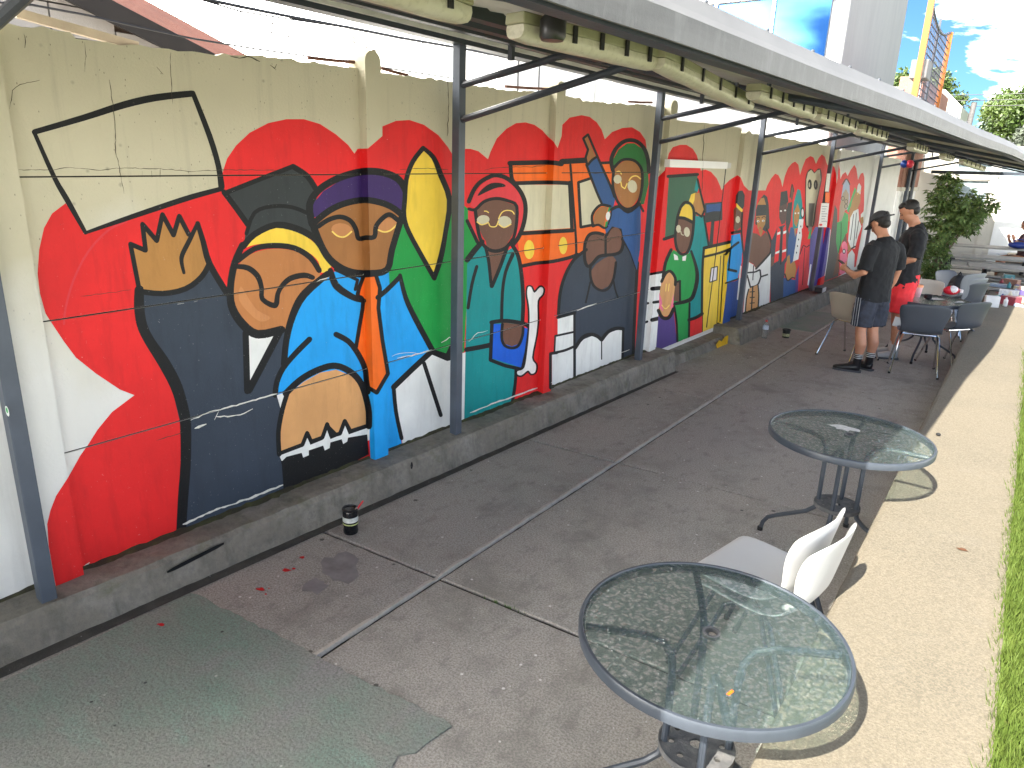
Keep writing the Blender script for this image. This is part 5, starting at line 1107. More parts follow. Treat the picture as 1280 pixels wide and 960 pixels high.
def hand(mb, wrist, d, up, side, s=1.0, curl=.5):
    """palm and five fingers; d along the hand, up = back of the hand, side = thumb side"""
    d = Vector(d).normalized(); up = Vector(up); up = (up-d*up.dot(d)).normalized(); sd_ = d.cross(up)*side; w = Vector(wrist)
    mb.rings([(*(w), .026*s, .019*s, sd_), (*(w+d*.03*s), .034*s, .016*s, sd_), (*(w+d*.085*s), .041*s, .015*s, sd_), (*(w+d*.10*s), .038*s, .012*s, sd_)])
    for i, (off, ln) in enumerate(((.028, .068), (.009, .078), (-.011, .072), (-.030, .056))):
        b = w+d*.093*s+sd_*off*s; a1 = d*math.cos(curl*.6)-up*math.sin(curl*.6); a2 = d*math.cos(curl*1.6)-up*math.sin(curl*1.6); p1 = b+a1*ln*.5*s; p2 = p1+a2*ln*.5*s
        mb.tube([b-d*.01, b, p1, p2], [.009*s, .009*s, .0085*s, .007*s], 8)
    b = w+d*.035*s+sd_*.03*s; p1 = b+(d*.6+sd_*.7-up*.2).normalized()*.045*s; p2 = p1+(d*.9+sd_*.15-up*.35).normalized()*.035*s; mb.tube([b-sd_*.015, b, p1, p2], [.011*s, .0115*s, .010*s, .008*s], 8)
def head_mesh(mb, c, fwd_, tilt, s=1.0):
    """head with face looking along fwd_ (horizontal), tilted down by tilt"""
    f = Vector(fwd_).normalized(); r_ = f.cross(Vector((0, 0, 1))).normalized(); R3 = Matrix.Rotation(-tilt, 3, r_); F_ = R3@f; U_ = R3@Vector((0, 0, 1)); c = Vector(c)
    B3 = Matrix((F_, r_, U_)).transposed()
    P = lambda a, b, z: c+(F_*a+r_*b+U_*z)*s
    mb.ell(P(-.005, 0, .035), .098*s, .077*s, .090*s, 16, 12, B3); mb.ell(P(.022, 0, -.035), .072*s, .060*s, .078*s, 14, 10, B3); mb.ell(P(.050, 0, -.085), .032*s, .036*s, .028*s, 12, 8, B3)
    mb.tube([P(.088, 0, .012), P(.104, 0, -.018), P(.110, 0, -.030), P(.086, 0, -.038)], [.010*s, .012*s, .014*s, .010*s], 8)
    mb.ell(P(.083, 0, -.060), .010*s, .024*s, .006*s, 10, 6, B3); mb.ell(P(.081, 0, -.070), .010*s, .021*s, .006*s, 10, 6, B3)
    mb.ell(P(.080, 0, .022), .014*s, .050*s, .010*s, 12, 6, B3)
    for q in (-1, 1): mb.ell(P(-.012, q*.078, -.012), .020*s, .008*s, .032*s, 10, 8, B3)
    return P, B3
def eyes(P, B3, parent, s=1.0):
    b = MB()
    for q in (-1, 1): b.ell(P(.083, q*.032, .004), .008*s, .013*s, .006*s, 8, 6, B3)
    b.build('eye', m_black, parent, True)
    b = MB()
    for q in (-1, 1): b.ell(P(.090, q*.034, .026), .006*s, .020*s, .004*s, 8, 6, B3)
    b.build('eyebrow', m_hair, parent, True)
def shoe(parent, heel, toe_dir, m, name='shoe', sc=1.0):
    h = Vector(heel); d = Vector(toe_dir).normalized(); a = d.cross(Vector((0, 0, 1)))
    b = MB().rings([(*(h+Vector((0, 0, .05))-d*.035), .022, .045, a), (*(h+Vector((0, 0, .052))), .038, .058, a), (*(h+Vector((0, 0, .046))+d*.08), .042, .048, a), (*(h+Vector((0, 0, .036))+d*.16), .048, .036, a), (*(h+Vector((0, 0, .030))+d*.215), .040, .028, a), (*(h+Vector((0, 0, .026))+d*.245), .020, .018, a)])
    o = grow(b, name, m, parent, .007, 3)
    so_ = MB(); pts = [(-.05, .030), (-.03, .040), (.06, .042), (.14, .050), (.20, .046), (.245, .026)]
    ring = [h+d*x+a*w for x, w in pts]+[h+d*x-a*w for x, w in pts[::-1]]; n = len(ring)
    so_.add([p+Vector((0, 0, .002)) for p in ring]+[p+Vector((0, 0, .022)) for p in ring], [tuple(range(n))[::-1], tuple(range(n, 2*n))]+[(i, (i+1) % n, (i+1) % n+n, i+n) for i in range(n)]); so_.build('sole', mat('grey_sole', (.09, .09, .10), .6), o)
# --- man with the cap: stands facing the wall, looking down at a phone
def man_cap():
    t = thing('person', 'person in black tee, dark cap and shorts looking down at a phone', 'person', (2.05, 8.58, 0), 0.0, 'people standing by the far table')
    f = Vector((-.88, .47, 0)).normalized(); l = Vector((0, 0, 1)).cross(f); Z = Vector((0, 0, 1))      # forward, his left, up
    p = lambda a, b, z: f*a+l*b+Z*z
    sk = MB()
    for s, fx in ((1, .02), (-1, -.03)):
        sk.rings([(*p(0, s*.095, .92), .085, .085, l), (*p(0, s*.10, .70), .078, .082, l), (*p(.012, s*.10, .52), .055, .06, l), (*p(0, s*.10, .44), .052, .058, l), (*p(-.03, s*.10, .32), .055, .063, l), (*p(-.025, s*.10, .20), .040, .046, l), (*p(-.02, s*.10, .09), .033, .038, l), (*p(0, s*.10, .05), .034, .045, l)])
    sk.rings([(*p(0, 0, .88), .16, .11, l), (*p(0, 0, 1.0), .155, .105, l), (*p(0, 0, 1.2), .165, .11, l), (*p(-.02, 0, 1.36), .17, .105, l), (*p(-.02, 0, 1.44), .10, .07, l), (*p(.02, 0, 1.50), .055, .058, l), (*p(.045, 0, 1.56), .052, .055, l)])
    # arms: left hand lifts the phone, right hand rests forward
    la = [(*p(-.02, .19, 1.40), .058, .058, f), (*p(-.04, .245, 1.25), .05, .052, f), (*p(-.03, .265, 1.12), .041, .043, f), (*p(.08, .25, 1.07), .040, .042, f), (*p(.22, .20, 1.10), .028, .032, f), (*p(.26, .18, 1.115), .026, .03, f)]
    ra = [(*p(-.02, -.19, 1.40), .058, .058, f), (*p(-.03, -.25, 1.25), .05, .052, f), (*p(-.03, -.28, 1.12), .041, .043, f), (*p(.0, -.285, 1.0), .037, .04, f), (*p(.06, -.27, .86), .028, .032, f)]
    sk.rings(la); sk.rings(ra)
    hand(sk, p(.26, .18, 1.115), f+Z*.15-l*.35, Z*.2+l*.9, 1, 1.0, .9); hand(sk, p(.06, -.27, .86), f*.35-Z, -l, 1, 1.0, .5)
    P, B3 = head_mesh(sk, p(.075, 0, 1.615), f, math.radians(32))
    body = grow(sk, 'body', m_skin, t, .0075, 4); eyes(P, B3, body)
    hb = MB(); hb.ell(P(-.025, 0, .03), .093, .080, .085, 16, 12, B3); hb.ell(P(-.055, 0, -.02), .055, .066, .055, 14, 10, B3); hb.build('hair', m_hair, t, True)
    cb = MB(); vs_ = []; n = 22
    for i in range(9):
        a = math.pi/2*i/8
        for k in range(n):
            q = 2*math.pi*k/n; vs_.append(P(-.012+.112*math.cos(a)*math.cos(q), .092*math.cos(a)*math.sin(q), .038+.098*math.sin(a)**.9))
    cb.add(vs_, [(i*n+k, i*n+(k+1) % n, (i+1)*n+(k+1) % n, (i+1)*n+k) for i in range(8) for k in range(n)])
    co = cb.build('cap', m_cap, t, True); sm_ = co.modifiers.new('s', 'SOLIDIFY'); sm_.thickness = .004
    bm_ = MB(); n = 12; inn = []; out = []
    for k in range(n+1):
        q = -1.15+2.3*k/n; inn.append(P(-.012+.112*math.cos(q), .092*math.sin(q), .040)); out.append(P(-.012+.112*math.cos(q)+.082*max(.15, math.cos(q*.9)), .096*math.sin(q), .026-.012*abs(math.sin(q))))
    bm_.add(inn+out, [(k, k+1, n+2+k, n+1+k) for k in range(n)]); bo = bm_.build('brim', m_cap, co, True); s_ = bo.modifiers.new('s', 'SOLIDIFY'); s_.thickness = .005
    bm2 = MB(); bm2.ell(P(-.118, 0, .066), .008, .030, .024, 10, 8, B3); bm2.build('strap_opening', m_hair, co, True); MB().tube([P(-.112, -.05, .045), P(-.124, 0, .042), P(-.112, .05, .045), P(-.125, .09, .045)], .008, 6).build('strap', m_cap, co)
    # tee
    te = MB(); te.rings([(*p(-.005, 0, .80), .205, .145, l), (*p(-.005, 0, .95), .20, .142, l), (*p(-.01, 0, 1.10), .20, .14, l), (*p(-.015, 0, 1.28), .205, .14, l), (*p(-.02, 0, 1.38), .20, .125, l), (*p(-.02, 0, 1.435), .13, .088, l), (*p(.0, 0, 1.475), .075, .072, l)])
    for s in (1, -1): te.rings([(*p(-.02, s*.13, 1.38), .075, .085, f), (*p(-.03, s*.205, 1.36), .082, .08, f), (*p(-.04, s*.25, 1.25), .078, .075, f), (*p(-.04, s*.272, 1.14), .076, .072, f)])
    grow(te, 'tee', m_tee, t, .010, 5)
    sh = MB()
    sh.rings([(*p(0, 0, .95), .18, .135, l), (*p(0, 0, .84), .19, .14, l), (*p(0, 0, .76), .17, .12, l)])
    for s in (1, -1): sh.rings([(*p(0, s*.085, .86), .115, .125, l), (*p(0, s*.10, .70), .115, .12, l), (*p(0, s*.108, .52), .11, .115, l)])
    so_ = grow(sh, 'shorts', m_short, t, .010, 4)
    st_ = MB(); w = p(.0, .215, .0)
    for dz in range(3): st_.bar(p(-.02+.03*dz, .222, .84), p(-.03+.03*dz, .222, .53), .012, .004)
    st_.build('side_stripe', mat('pale_stripe', (.4, .4, .42), .7), so_)
    for s in (1, -1):
        sc_ = MB().rings([(*p(-.022, s*.10, .215), .044, .050, l), (*p(-.022, s*.10, .15), .040, .045, l), (*p(-.015, s*.10, .08), .040, .050, l), (*p(0, s*.10, .05), .04, .05, l)]).build('sock', m_black, t, True)
        for z in (.205, .185, .165): MB().rings([(*p(-.022, s*.10, z+.005), .0455, .0515, l), (*p(-.022, s*.10, z-.004), .0452, .0505, l)]).build('sock_stripe', m_white_pl, sc_, True)
    toe = Vector((-.97, -.1, 0)); shoe(t, p(-.03, .10, 0), toe, m_black); shoe(t, p(-.03, -.10, 0), Vector((-.9, .35, 0)), m_black)
    ph = tag(MB().box(-.036, .036, -.075, .075, -.004, .004).build('phone', m_black, None, bevel=.003), 'black phone held by the person in the cap', 'phone'); ph.location = Vector((2.05, 8.58, 0))+p(.36, .10, 1.15); ph.rotation_euler = (.5, .2, 1.1)
man_cap()
def man_red():
    H_ = 1.075
    t = thing('person', 'person in black tee and red shorts with head bowed, arms folded in front', 'person', (2.21, 9.55, 0), 0.0, 'people standing by the far table')
    f = Vector((-.97, -.20, 0)).normalized(); l = Vector((0, 0, 1)).cross(f); Z = Vector((0, 0, 1)); p = lambda a, b, z: (f*a+l*b+Z*z)*H_
    sk = MB()
    for s in (1, -1):
        sk.rings([(*p(0, s*.095, .92), .09, .09, l), (*p(0, s*.10, .70), .08, .085, l), (*p(.012, s*.10, .52), .058, .063, l), (*p(0, s*.10, .44), .055, .061, l), (*p(-.03, s*.10, .32), .058, .068, l), (*p(-.025, s*.10, .20), .042, .048, l), (*p(-.02, s*.10, .09), .035, .04, l), (*p(0, s*.10, .05), .036, .045, l)])
        arm = [(*p(-.02, s*.20, 1.38), .062, .062, f), (*p(-.03, s*.255, 1.24), .055, .058, f), (*p(-.01, s*.27, 1.13), .045, .048, f), (*p(.08, s*.24, 1.09), .044, .046, f), (*p(.20, s*.11, 1.12), .031, .035, f), (*p(.22, s*.06, 1.13), .028, .032, f)]
        sk.rings(arm); hand(sk, p(.22, s*.06, 1.13), f*.5-l*s*.8, f*.2+Z, -s, 1.0, .6)
    sk.rings([(*p(0, 0, .88), .17, .12, l), (*p(.02, 0, 1.0), .175, .13, l), (*p(.015, 0, 1.2), .18, .13, l), (*p(-.02, 0, 1.36), .175, .115, l), (*p(-.02, 0, 1.44), .105, .075, l), (*p(.015, 0, 1.49), .06, .062, l), (*p(.04, 0, 1.55), .057, .06, l)])
    P, B3 = head_mesh(sk, p(.075, 0, 1.605), f, math.radians(30), 1.02); body = grow(sk, 'body', m_skin, t, .0075, 4); eyes(P, B3, body)
    hb = MB(); hb.ell(P(-.022, 0, .052), .098, .083, .084, 18, 14, B3); hb.ell(P(-.052, 0, .0), .058, .072, .062, 14, 10, B3); hb.ell(P(.03, 0, .092), .058, .066, .040, 14, 10, B3); hb.build('hair', m_hair, t, True)
    bd = MB(); bd.ell(P(.046, 0, -.092), .030, .036, .020, 12, 8, B3); bd.ell(P(.083, 0, -.050), .012, .028, .006, 10, 6, B3)
    bd.build('beard', m_hair, t, True)
    te = MB(); te.rings([(*p(.01, 0, .80), .215, .165, l), (*p(.03, 0, .95), .215, .175, l), (*p(.025, 0, 1.12), .215, .17, l), (*p(-.005, 0, 1.28), .215, .155, l), (*p(-.02, 0, 1.38), .205, .13, l), (*p(-.02, 0, 1.435), .13, .09, l), (*p(.0, 0, 1.475), .08, .075, l)])
    for s in (1, -1): te.rings([(*p(-.02, s*.13, 1.38), .08, .085, f), (*p(-.03, s*.21, 1.355), .086, .084, f), (*p(-.035, s*.262, 1.25), .08, .08, f), (*p(-.015, s*.278, 1.145), .076, .074, f)])
    grow(te, 'tee', m_tee, t, .010, 5)
    sh = MB(); sh.rings([(*p(0, 0, .95), .19, .15, l), (*p(0, 0, .84), .20, .155, l), (*p(0, 0, .76), .18, .13, l)])
    for s in (1, -1): sh.rings([(*p(0, s*.09, .86), .12, .135, l), (*p(.01, s*.105, .70), .12, .13, l), (*p(.015, s*.112, .53), .115, .122, l)])
    grow(sh, 'shorts', m_redsh, t, .010, 4)
    for s in (1, -1):
        MB().rings([(*p(-.022, s*.10, .17), .046, .052, l), (*p(-.015, s*.10, .08), .042, .052, l), (*p(0, s*.10, .05), .042, .052, l)]).build('sock', m_white_pl, t, True); shoe(t, p(-.03, s*.10, 0), f+l*s*.15, m_white_pl)
man_red()
def sitter():
    t = thing('person', 'person with long brown hair seated at the far picnic table', 'person', (3.28, 19.6, 0), 0.0)
    f = Vector((-.9, -.4, 0)).normalized(); l = Vector((0, 0, 1)).cross(f); Z = Vector((0, 0, 1)); p = lambda a, b, z: f*a+l*b+Z*z
    sk = MB()
    for s in (1, -1):
        sk.rings([(*p(0, s*.09, .52), .085, .085, l), (*p(.20, s*.10, .52), .075, .075, l), (*p(.40, s*.10, .50), .058, .058, l), (*p(.42, s*.10, .44), .055, .055, l), (*p(.40, s*.10, .25), .05, .05, l), (*p(.40, s*.10, .08), .035, .035, l), (*p(.45, s*.10, .03), .035, .03, l)])
        sk.rings([(*p(0, s*.17, 1.02), .05, .05, f), (*p(.06, s*.22, .86), .042, .042, f), (*p(.16, s*.22, .78), .036, .036, f), (*p(.30, s*.12, .92), .028, .028, f)]); hand(sk, p(.30, s*.12, .92), f*.3+Z, l*s, s, .9, .8)
    sk.rings([(*p(0, 0, .46), .16, .12, l), (*p(0, 0, .65), .13, .09, l), (*p(.02, 0, .9), .15, .10, l), (*p(0, 0, 1.03), .15, .08, l), (*p(.02, 0, 1.10), .05, .05, l), (*p(.04, 0, 1.18), .048, .05, l)])
    P, B3 = head_mesh(sk, p(.07, 0, 1.25), f, .35, .95); b = grow(sk, 'body', m_skin2, t, .009, 4); eyes(P, B3, b)
    hb = MB(); hb.ell(P(-.02, 0, .045), .10, .085, .085, 16, 12, B3); hb.rings([(*p(-.02, 0, 1.30), .095, .06, l), (*p(-.05, 0, 1.15), .10, .05, l), (*p(-.07, 0, .95), .09, .04, l), (*p(-.07, 0, .82), .05, .03, l)]); hb.build('hair', mat('brown_hair', (.05, .028, .018), .5, .3, 60), t, True)
    te = MB(); te.rings([(*p(0, 0, .50), .18, .14, l), (*p(0, 0, .65), .15, .11, l), (*p(.02, 0, .9), .17, .12, l), (*p(0, 0, 1.02), .16, .10, l), (*p(0, 0, 1.07), .08, .07, l)]); grow(te, 'top', mat('plum_top', (.10, .05, .06), .8, .2), t, .012, 4)
sitter()
# ------------------------------------------------------------------ far end of the patio
def benchset(label, loc, rz, Lg=1.9, m_top=None):
    t = thing('picnic_table', label, 'picnic table', loc, rz, 'picnic tables at the far end'); mt = m_top or mat('bleached_top', (.22, .21, .19), .6, .15, 8); md = mat('dark_frame', (.02, .02, .022), .5, .2)
    for i in range(3): MB().box(-Lg/2, Lg/2, -.36+i*.245, -.36+i*.245+.235, .72, .755).build('plank', mt, t, bevel=.003)
    for s in (-1, 1):
        for i in range(2): 
            y0 = s*.62-.13+i*.135; MB().box(-Lg/2, Lg/2, y0, y0+.125, .43, .46).build('seat_plank', mt if i == 0 else md, t, bevel=.003)
    for x in (-Lg*.34, Lg*.34):
        for s in (-1, 1): MB().bar((x, s*.18, .72), (x+.03*s, s*.60, 0), .06, .05).build('leg', md, t)
        MB().bar((x+.04, -.66, .41), (x+.04, .66, .41), .05, .05).build('bearer', md, t); MB().bar((x+.04, -.34, .70), (x+.04, .34, .70), .05, .04).build('bearer', md, t)
    return t
benchset('dark framed picnic table with sunlit pale top beyond the shrub', (2.75, 16.4, 0), math.radians(12)); benchset('farther picnic table in front of the white building', (2.6, 19.3, 0), math.radians(8), 2.6); benchset('picnic table whose end shows above the paint supplies', (3.35, 14.6, 0), math.radians(5), 1.6)
bag = thing('blue_bag', 'bright blue bag on the farther picnic table', 'bag', (3.16, 19.15, .757), .1); MB().ell((0, 0, .075), .19, .11, .075, 14, 8).build('bag_body', mat('blue_nylon', srgb(18, 40, 110), .5, .15, 14), bag, True); MB().tube([(-.12, -.05, .15), (-.05, -.07, .20), (.05, -.07, .20), (.12, -.05, .15)], .012, 6).build('handle', MATS['blue_nylon'], bag)
# building closing the patio
end = thing('end_building', 'low white building with high frosted windows closing the patio', 'building', (0, 22.6, 0))
m_bw = layered('warm_white_render', (.50, .475, .41), [(2, U, .45, .7, (.44, .415, .36), .7, 0, 'n')], rough=.85, bump=.1); m_froz = mat('frosted_pane', (.26, .32, .34), .25, .35, 5); m_alu = mat('aluminium_frame', (.55, .53, .48), .5, .1)
FY = 22.6
def fx(x, y): p = hit(x, y, Vector((0, 1, 0)), FY); return p.x, p.z
def wallbox(x0, x1, z0, z1, name='wall', m=m_bw, y0=0, y1=.25, par=end): return MB().box(x0, x1, y0, y1, z0, z1).build(name, m, par)
xl, _ = fx(1185, 250); xw0, zt0 = fx(1196, 207); xw1, zt1 = fx(1238, 224); zs_ = fx(1215, 266)[1]
wallbox(.30, xw0, -.05, 2.95); wallbox(xw0, xw1, -.05, zs_); wallbox(xw0, 9, 2.62, 2.95); wallbox(xw1, xw1+.16, -.05, 2.62, 'column', y0=-.04); wallbox(xw1+.16, 9, -.05, 2.22)
wallbox(-.1, 9.2, 2.95, 3.02, 'coping', y0=-.08, y1=.4)
for a, b, z0, z1, nm in ((xw0, xw1, 2.28, 2.62, 'window'), (xw0, xw1, zs_, 2.20, 'window'), (xw1+.16, xw1+1.9, 2.24, 2.62, 'window')):
    w_ = wallbox(a, b, z0, z1, nm, m_froz, .12, .13)
    fr = MB()
    for q in ((a, b, z0, z0+.035), (a, b, z1-.035, z1), (a, a+.03, z0, z1), (b-.03, b, z0, z1)): fr.box(q[0], q[1], .06, .11, q[2], q[3])
    o_ = fr.build('frame', m_alu, w_)
wallbox(xw0, xw1, 2.20, 2.28, 'transom', m_alu, .03, .2)
dr = wallbox(xw1+.30, xw1+1.5, .02, 1.55, 'door', mat('white_door', (.72, .72, .70), .5, .04), -.03, -.002); MB().box(xw1+.30, xw1+1.5, -.045, -.031, 1.50, 1.53).build('door_rail', m_alu, dr); MB().box(xw1+1.38, xw1+1.44, -.06, -.031, 1.46, 1.5).build('latch', m_steel, dr)
o_ = MB().box(1.0, 5.5, 21.2, 21.28, 2.30, 2.38).build('end_beam', m_steel, canopy)
# rear neighbour parts seen between the far posts
bw_ = thing('brick_annex', 'weathered annex with red brick upper part behind the far posts', 'building', (0, 0, 0))
m_brick = layered('red_brick', (.24, .11, .08), [(30, (1, 1, 3), .45, .6, (.34, .20, .15), .8, 0, 'n'), (3, U, .5, .7, (.15, .09, .07), .6, 3, 'n')], bump=.5)
MB().box(.42, .62, 19.5, 22.4, 1.95, 3.1).build('upper_wall', m_brick, bw_); MB().box(.40, .66, 19.5, 22.4, 1.86, 1.95).build('ledge_band', m_bw, bw_); MB().box(.44, .60, 19.5, 22.4, -.05, 1.86).build('lower_wall', m_white_wall, bw_)
pp2 = MB()
for y in (20.1, 20.9): pp2.tube([(.68, y, 0), (.68, y, 2.6)], .05, 8)
pp2.build('downpipe', m_steel, bw_)
# ------------------------------------------------------------------ leaves
def leaf_mesh(name, pts, nrm, size, m, parent, asp=.45, seed=1):
    r = np.random.RandomState(seed); n = len(pts); d = r.normal(size=(n, 3)); d[:, 2] -= .2; d /= np.linalg.norm(d, axis=1)[:, None]
    e = np.cross(d, r.normal(size=(n, 3))); e /= np.linalg.norm(e, axis=1)[:, None]; s = size*(.6+.8*r.rand(n))[:, None]; c = np.cross(d, e)*.12
    a = pts; b = pts+d*s*.5+e*s*asp*.5+c*s; t_ = pts+d*s; q = pts+d*s*.5-e*s*asp*.5+c*s
    v = np.empty((n*4, 3)); v[0::4] = a; v[1::4] = b; v[2::4] = t_; v[3::4] = q
    me = bpy.data.meshes.new(name); me.from_pydata(v.tolist(), [], np.arange(n*4).reshape(-1, 4).tolist()); me.materials.append(m); o = bpy.data.objects.new(name, me); link(o, parent); return o
def foliage_mat(name, c1, c2, c3, sc=3):
    m = layered(name, c1, [(sc, U, .42, .62, c2, .85, 0, 'n'), (sc*7, U, .55, .68, c3, .8, 4, 'n')], rough=.5, bump=0)
    p = m.node_tree.nodes['Principled BSDF']; p.inputs['Transmission Weight'].default_value = 0.0; p.inputs['Specular IOR Level'].default_value = .4
    return m
# variegated potted shrub beside the far posts: leaves in umbrella whorls
shrub = thing('variegated_shrub', 'tall variegated shrub with yellow-green whorled leaves by the far posts', 'shrub', (2.02, 15.0, 0)); r = np.random.RandomState(4)
m_var = foliage_mat('variegated_leaf', (.07, .125, .035), (.12, .19, .05), (.52, .50, .17), 5)
pot = MB().lathe([(.15, 0), (.19, .02), (.22, .34), (.24, .34), (.24, .38), (.21, .38), (.20, .33)], 20).build('pot', mat('dark_pot', (.035, .033, .03), .7, .2), shrub, 'auto')
whorls = []; stems = MB()
lobes = [((-.05, 0, .75), .30), ((-.08, 0, 1.15), .34), ((.05, 0, 1.45), .36), ((-.10, .1, 1.75), .30), ((.30, 0, 1.62), .30), ((.52, 0, 1.72), .24), ((-.04, -.1, 2.05), .20), ((.38, .1, 1.40), .20), ((.05, 0, .45), .25)]
for c, rad in lobes:
    for i in range(int(64*rad/.3)):
        d_ = r.normal(size=3); d_ /= np.linalg.norm(d_); p_ = np.array(c)+d_*rad*(.55+.5*r.rand()); whorls.append(p_)
    stems.tube([(0, 0, .3), (c[0]*.4, c[1]*.4, .3+(c[2]-.3)*.55), c], [.018, .014, .006], 6)
stems.build('stems', mat('shrub_bark', (.10, .07, .045), .8, .2), shrub)
lv = []; lf = []
for w_ in whorls:
    ax = r.normal(size=3)*.35+np.array([0, -.15, 1.0]); ax /= np.linalg.norm(ax); e1 = np.cross(ax, [1, .3, 0]); e1 /= np.linalg.norm(e1); e2 = np.cross(ax, e1); k = r.randint(6, 9); L_ = .10+.06*r.rand()
    for j in range(k):
        a = 2*math.pi*j/k+r.rand()*.3; d_ = e1*math.cos(a)+e2*math.sin(a); sd_ = np.cross(ax, d_); b = len(lv); wd = .026
        lv += [w_+d_*.02, w_+d_*L_*.5+sd_*wd-ax*.008, w_+d_*L_-ax*.05, w_+d_*L_*.5-sd_*wd-ax*.008]; lf.append((b, b+1, b+2, b+3))
me = bpy.data.meshes.new('leaves'); me.from_pydata([tuple(x) for x in lv], [], lf); me.materials.append(m_var); o = bpy.data.objects.new('leaves', me); link(o, shrub); o['kind'] = 'stuff'
# ------------------------------------------------------------------ trees beyond
m_bark = mat('bark', (.10, .08, .06), .9, .3, 8)
def tree(label, loc, trunk_h, lobes, n, size, m, seed):
    t = thing('tree', label, 'tree', loc, 0, 'trees beyond the canopy'); r = np.random.RandomState(seed)
    MB().tube([(0, 0, -.5), (.1, 0, trunk_h*.5), (-.05, .1, trunk_h)], [.30, .22, .16], 8).build('trunk', m_bark, t, True)
    lim = MB(); P_ = []
    tot = sum(q[1]**2 for q in lobes)
    for c, rad in lobes:
        lim.tube([(-.05, .1, trunk_h*.8), (c[0]*.5, c[1]*.5, trunk_h*.8+(c[2]-trunk_h*.8)*.6), c], [.12, .07, .03], 6); k = int(n*rad**2/tot)
        nc = max(6, k//70); cc = r.normal(size=(nc, 3)); cc /= np.linalg.norm(cc, axis=1)[:, None]; cc = np.array(c)+cc*rad*(.45+.55*r.rand(nc, 1)**.5)*[1, 1, .85]
        idx = r.randint(0, nc, k); P_.append(cc[idx]+r.normal(size=(k, 3))*rad*.17)
    lim.build('limbs', m_bark, t, True); o = leaf_mesh('crown', np.vstack(P_), None, size, m, t, .55, seed); return t
f1 = foliage_mat('leaf_bright', (.04, .075, .012), (.075, .11, .018), (.10, .125, .028), .8); f2 = foliage_mat('leaf_deep', (.028, .055, .014), (.05, .08, .02), (.075, .10, .03), .8); f3 = foliage_mat('leaf_silver', (.09, .11, .075), (.14, .16, .12), (.05, .075, .035), 1.2)
tree('bright green round tree rising past the chimney pipe', (2.6, 50, 0), 4.5, [((0, 0, 6.0), 1.7), ((1.8, 0, 7.2), 1.9), ((-1.4, 0, 5.2), 1.3), ((1.5, .5, 9.0), 1.4), ((3.2, 0, 7.0), 1.9), ((3.0, 0, 9.6), 1.4), ((.3, 0, 4.2), 1.6), ((2.4, 0, 4.6), 1.6)], 34000, .24, f1, 2)
tree('darker tall tree at the edge of the lawn', (5.2, 46, 0), 5, [((-.9, 0, 5.6), 1.3), ((0, 0, 6.3), 1.8), ((-.6, 0, 8.2), 1.5), ((.9, 0, 9.0), 1.6), ((0, 0, 10.4), 1.2), ((1.6, 0, 7.2), 1.6)], 24000, .24, f2, 3)
tree('silvery leaved tree above the white building', (3.6, 33, 0), 2.6, [((0, 0, 3.6), 1.0), ((1.2, 0, 3.7), 1.0), ((-1.0, 0, 3.3), .8), ((2.2, 0, 3.8), .9), ((.4, 0, 4.2), .6)], 12000, .17, f3, 4)
tree('small green tree peeking between grey tower and yellow frame', (-6.0, 62, 0), 6, [((0, 0, 8.3), 1.5), ((1.4, 0, 8.8), 1.3), ((2.4, 0, 7.6), 1.4)], 9000, .28, f1, 5)
tree('yellow green tree left of the chimney pipe', (1.6, 60, 0), 4, [((0, 0, 6.6), 1.5), ((1.4, 0, 6.0), 1.3), ((-1.2, 0, 7.0), 1.2)], 10000, .26, f1, 6)
# ------------------------------------------------------------------ tower block with glass front behind the wall
tw = thing('tower_block', 'grey rendered tower block with blue glass front behind the wall', 'building', (0, 0, 0))
m_gr = layered('grey_render', (.30, .305, .31), [(1.2, (1, 1, .25), .45, .7, (.26, .265, .27), .8, 0, 'n'), (4, (1, 1, .1), .5, .7, (.28, .28, .285), .5, 2, 'n')], rough=.85, bump=.1); m_tw = mat('white_pier', (.72, .72, .70), .7, .05)
def gx(x, y, Y): p = hit(x, y, Vector((0, 1, 0)), Y); return p
TY = 27.0; xa = gx(1052, 60, TY).x; xb = gx(1038, 60, TY).x; x0 = gx(866, 10, TY).x
far_y = hit(1125, 60, Vector((1, 0, 0)), xa).y
MB().box(xa-6, xa, TY+.3, far_y, 0, 17).build('side_wall', m_gr, tw); MB().box(xb, xa-.002, TY, TY+.298, 0, 17).build('corner_pier', m_tw, tw)
m_gl = mat('blue_glazing', (.05, .15, .34), .03, .03, .5, metal=.9)
zt_a = gx(880, 5, TY).z; zt_b = gx(1040, 0, TY).z; ztop = gx(931, 0, TY).z
cols_x = [gx(x, 20, TY).x for x in (866, 893, 965, 1038)]; zlo = gx(1000, 112, TY).z; zhi = ztop
for i in range(3):
    pn = MB().box(cols_x[i]+.05, cols_x[i+1]-.05, TY+.14, TY+.16, zlo, zhi-.05).build('window_pane', m_gl, tw); MB().box(cols_x[i]-.05, cols_x[i]+.05, TY+.05, TY+.2, zlo, zhi).build('mullion', m_tw, pn)
MB().box(cols_x[0]-9, cols_x[0]-.051, TY, TY+.3, 0, 17).build('front_wall', m_tw, tw); MB().box(cols_x[0]-.05, xb-.002, TY, TY+.3, zhi, 17).build('spandrel', m_tw, tw); MB().box(cols_x[0]-.05, xb-.002, TY, TY+.3, 0, zlo).build('lower_wall', m_tw, tw)
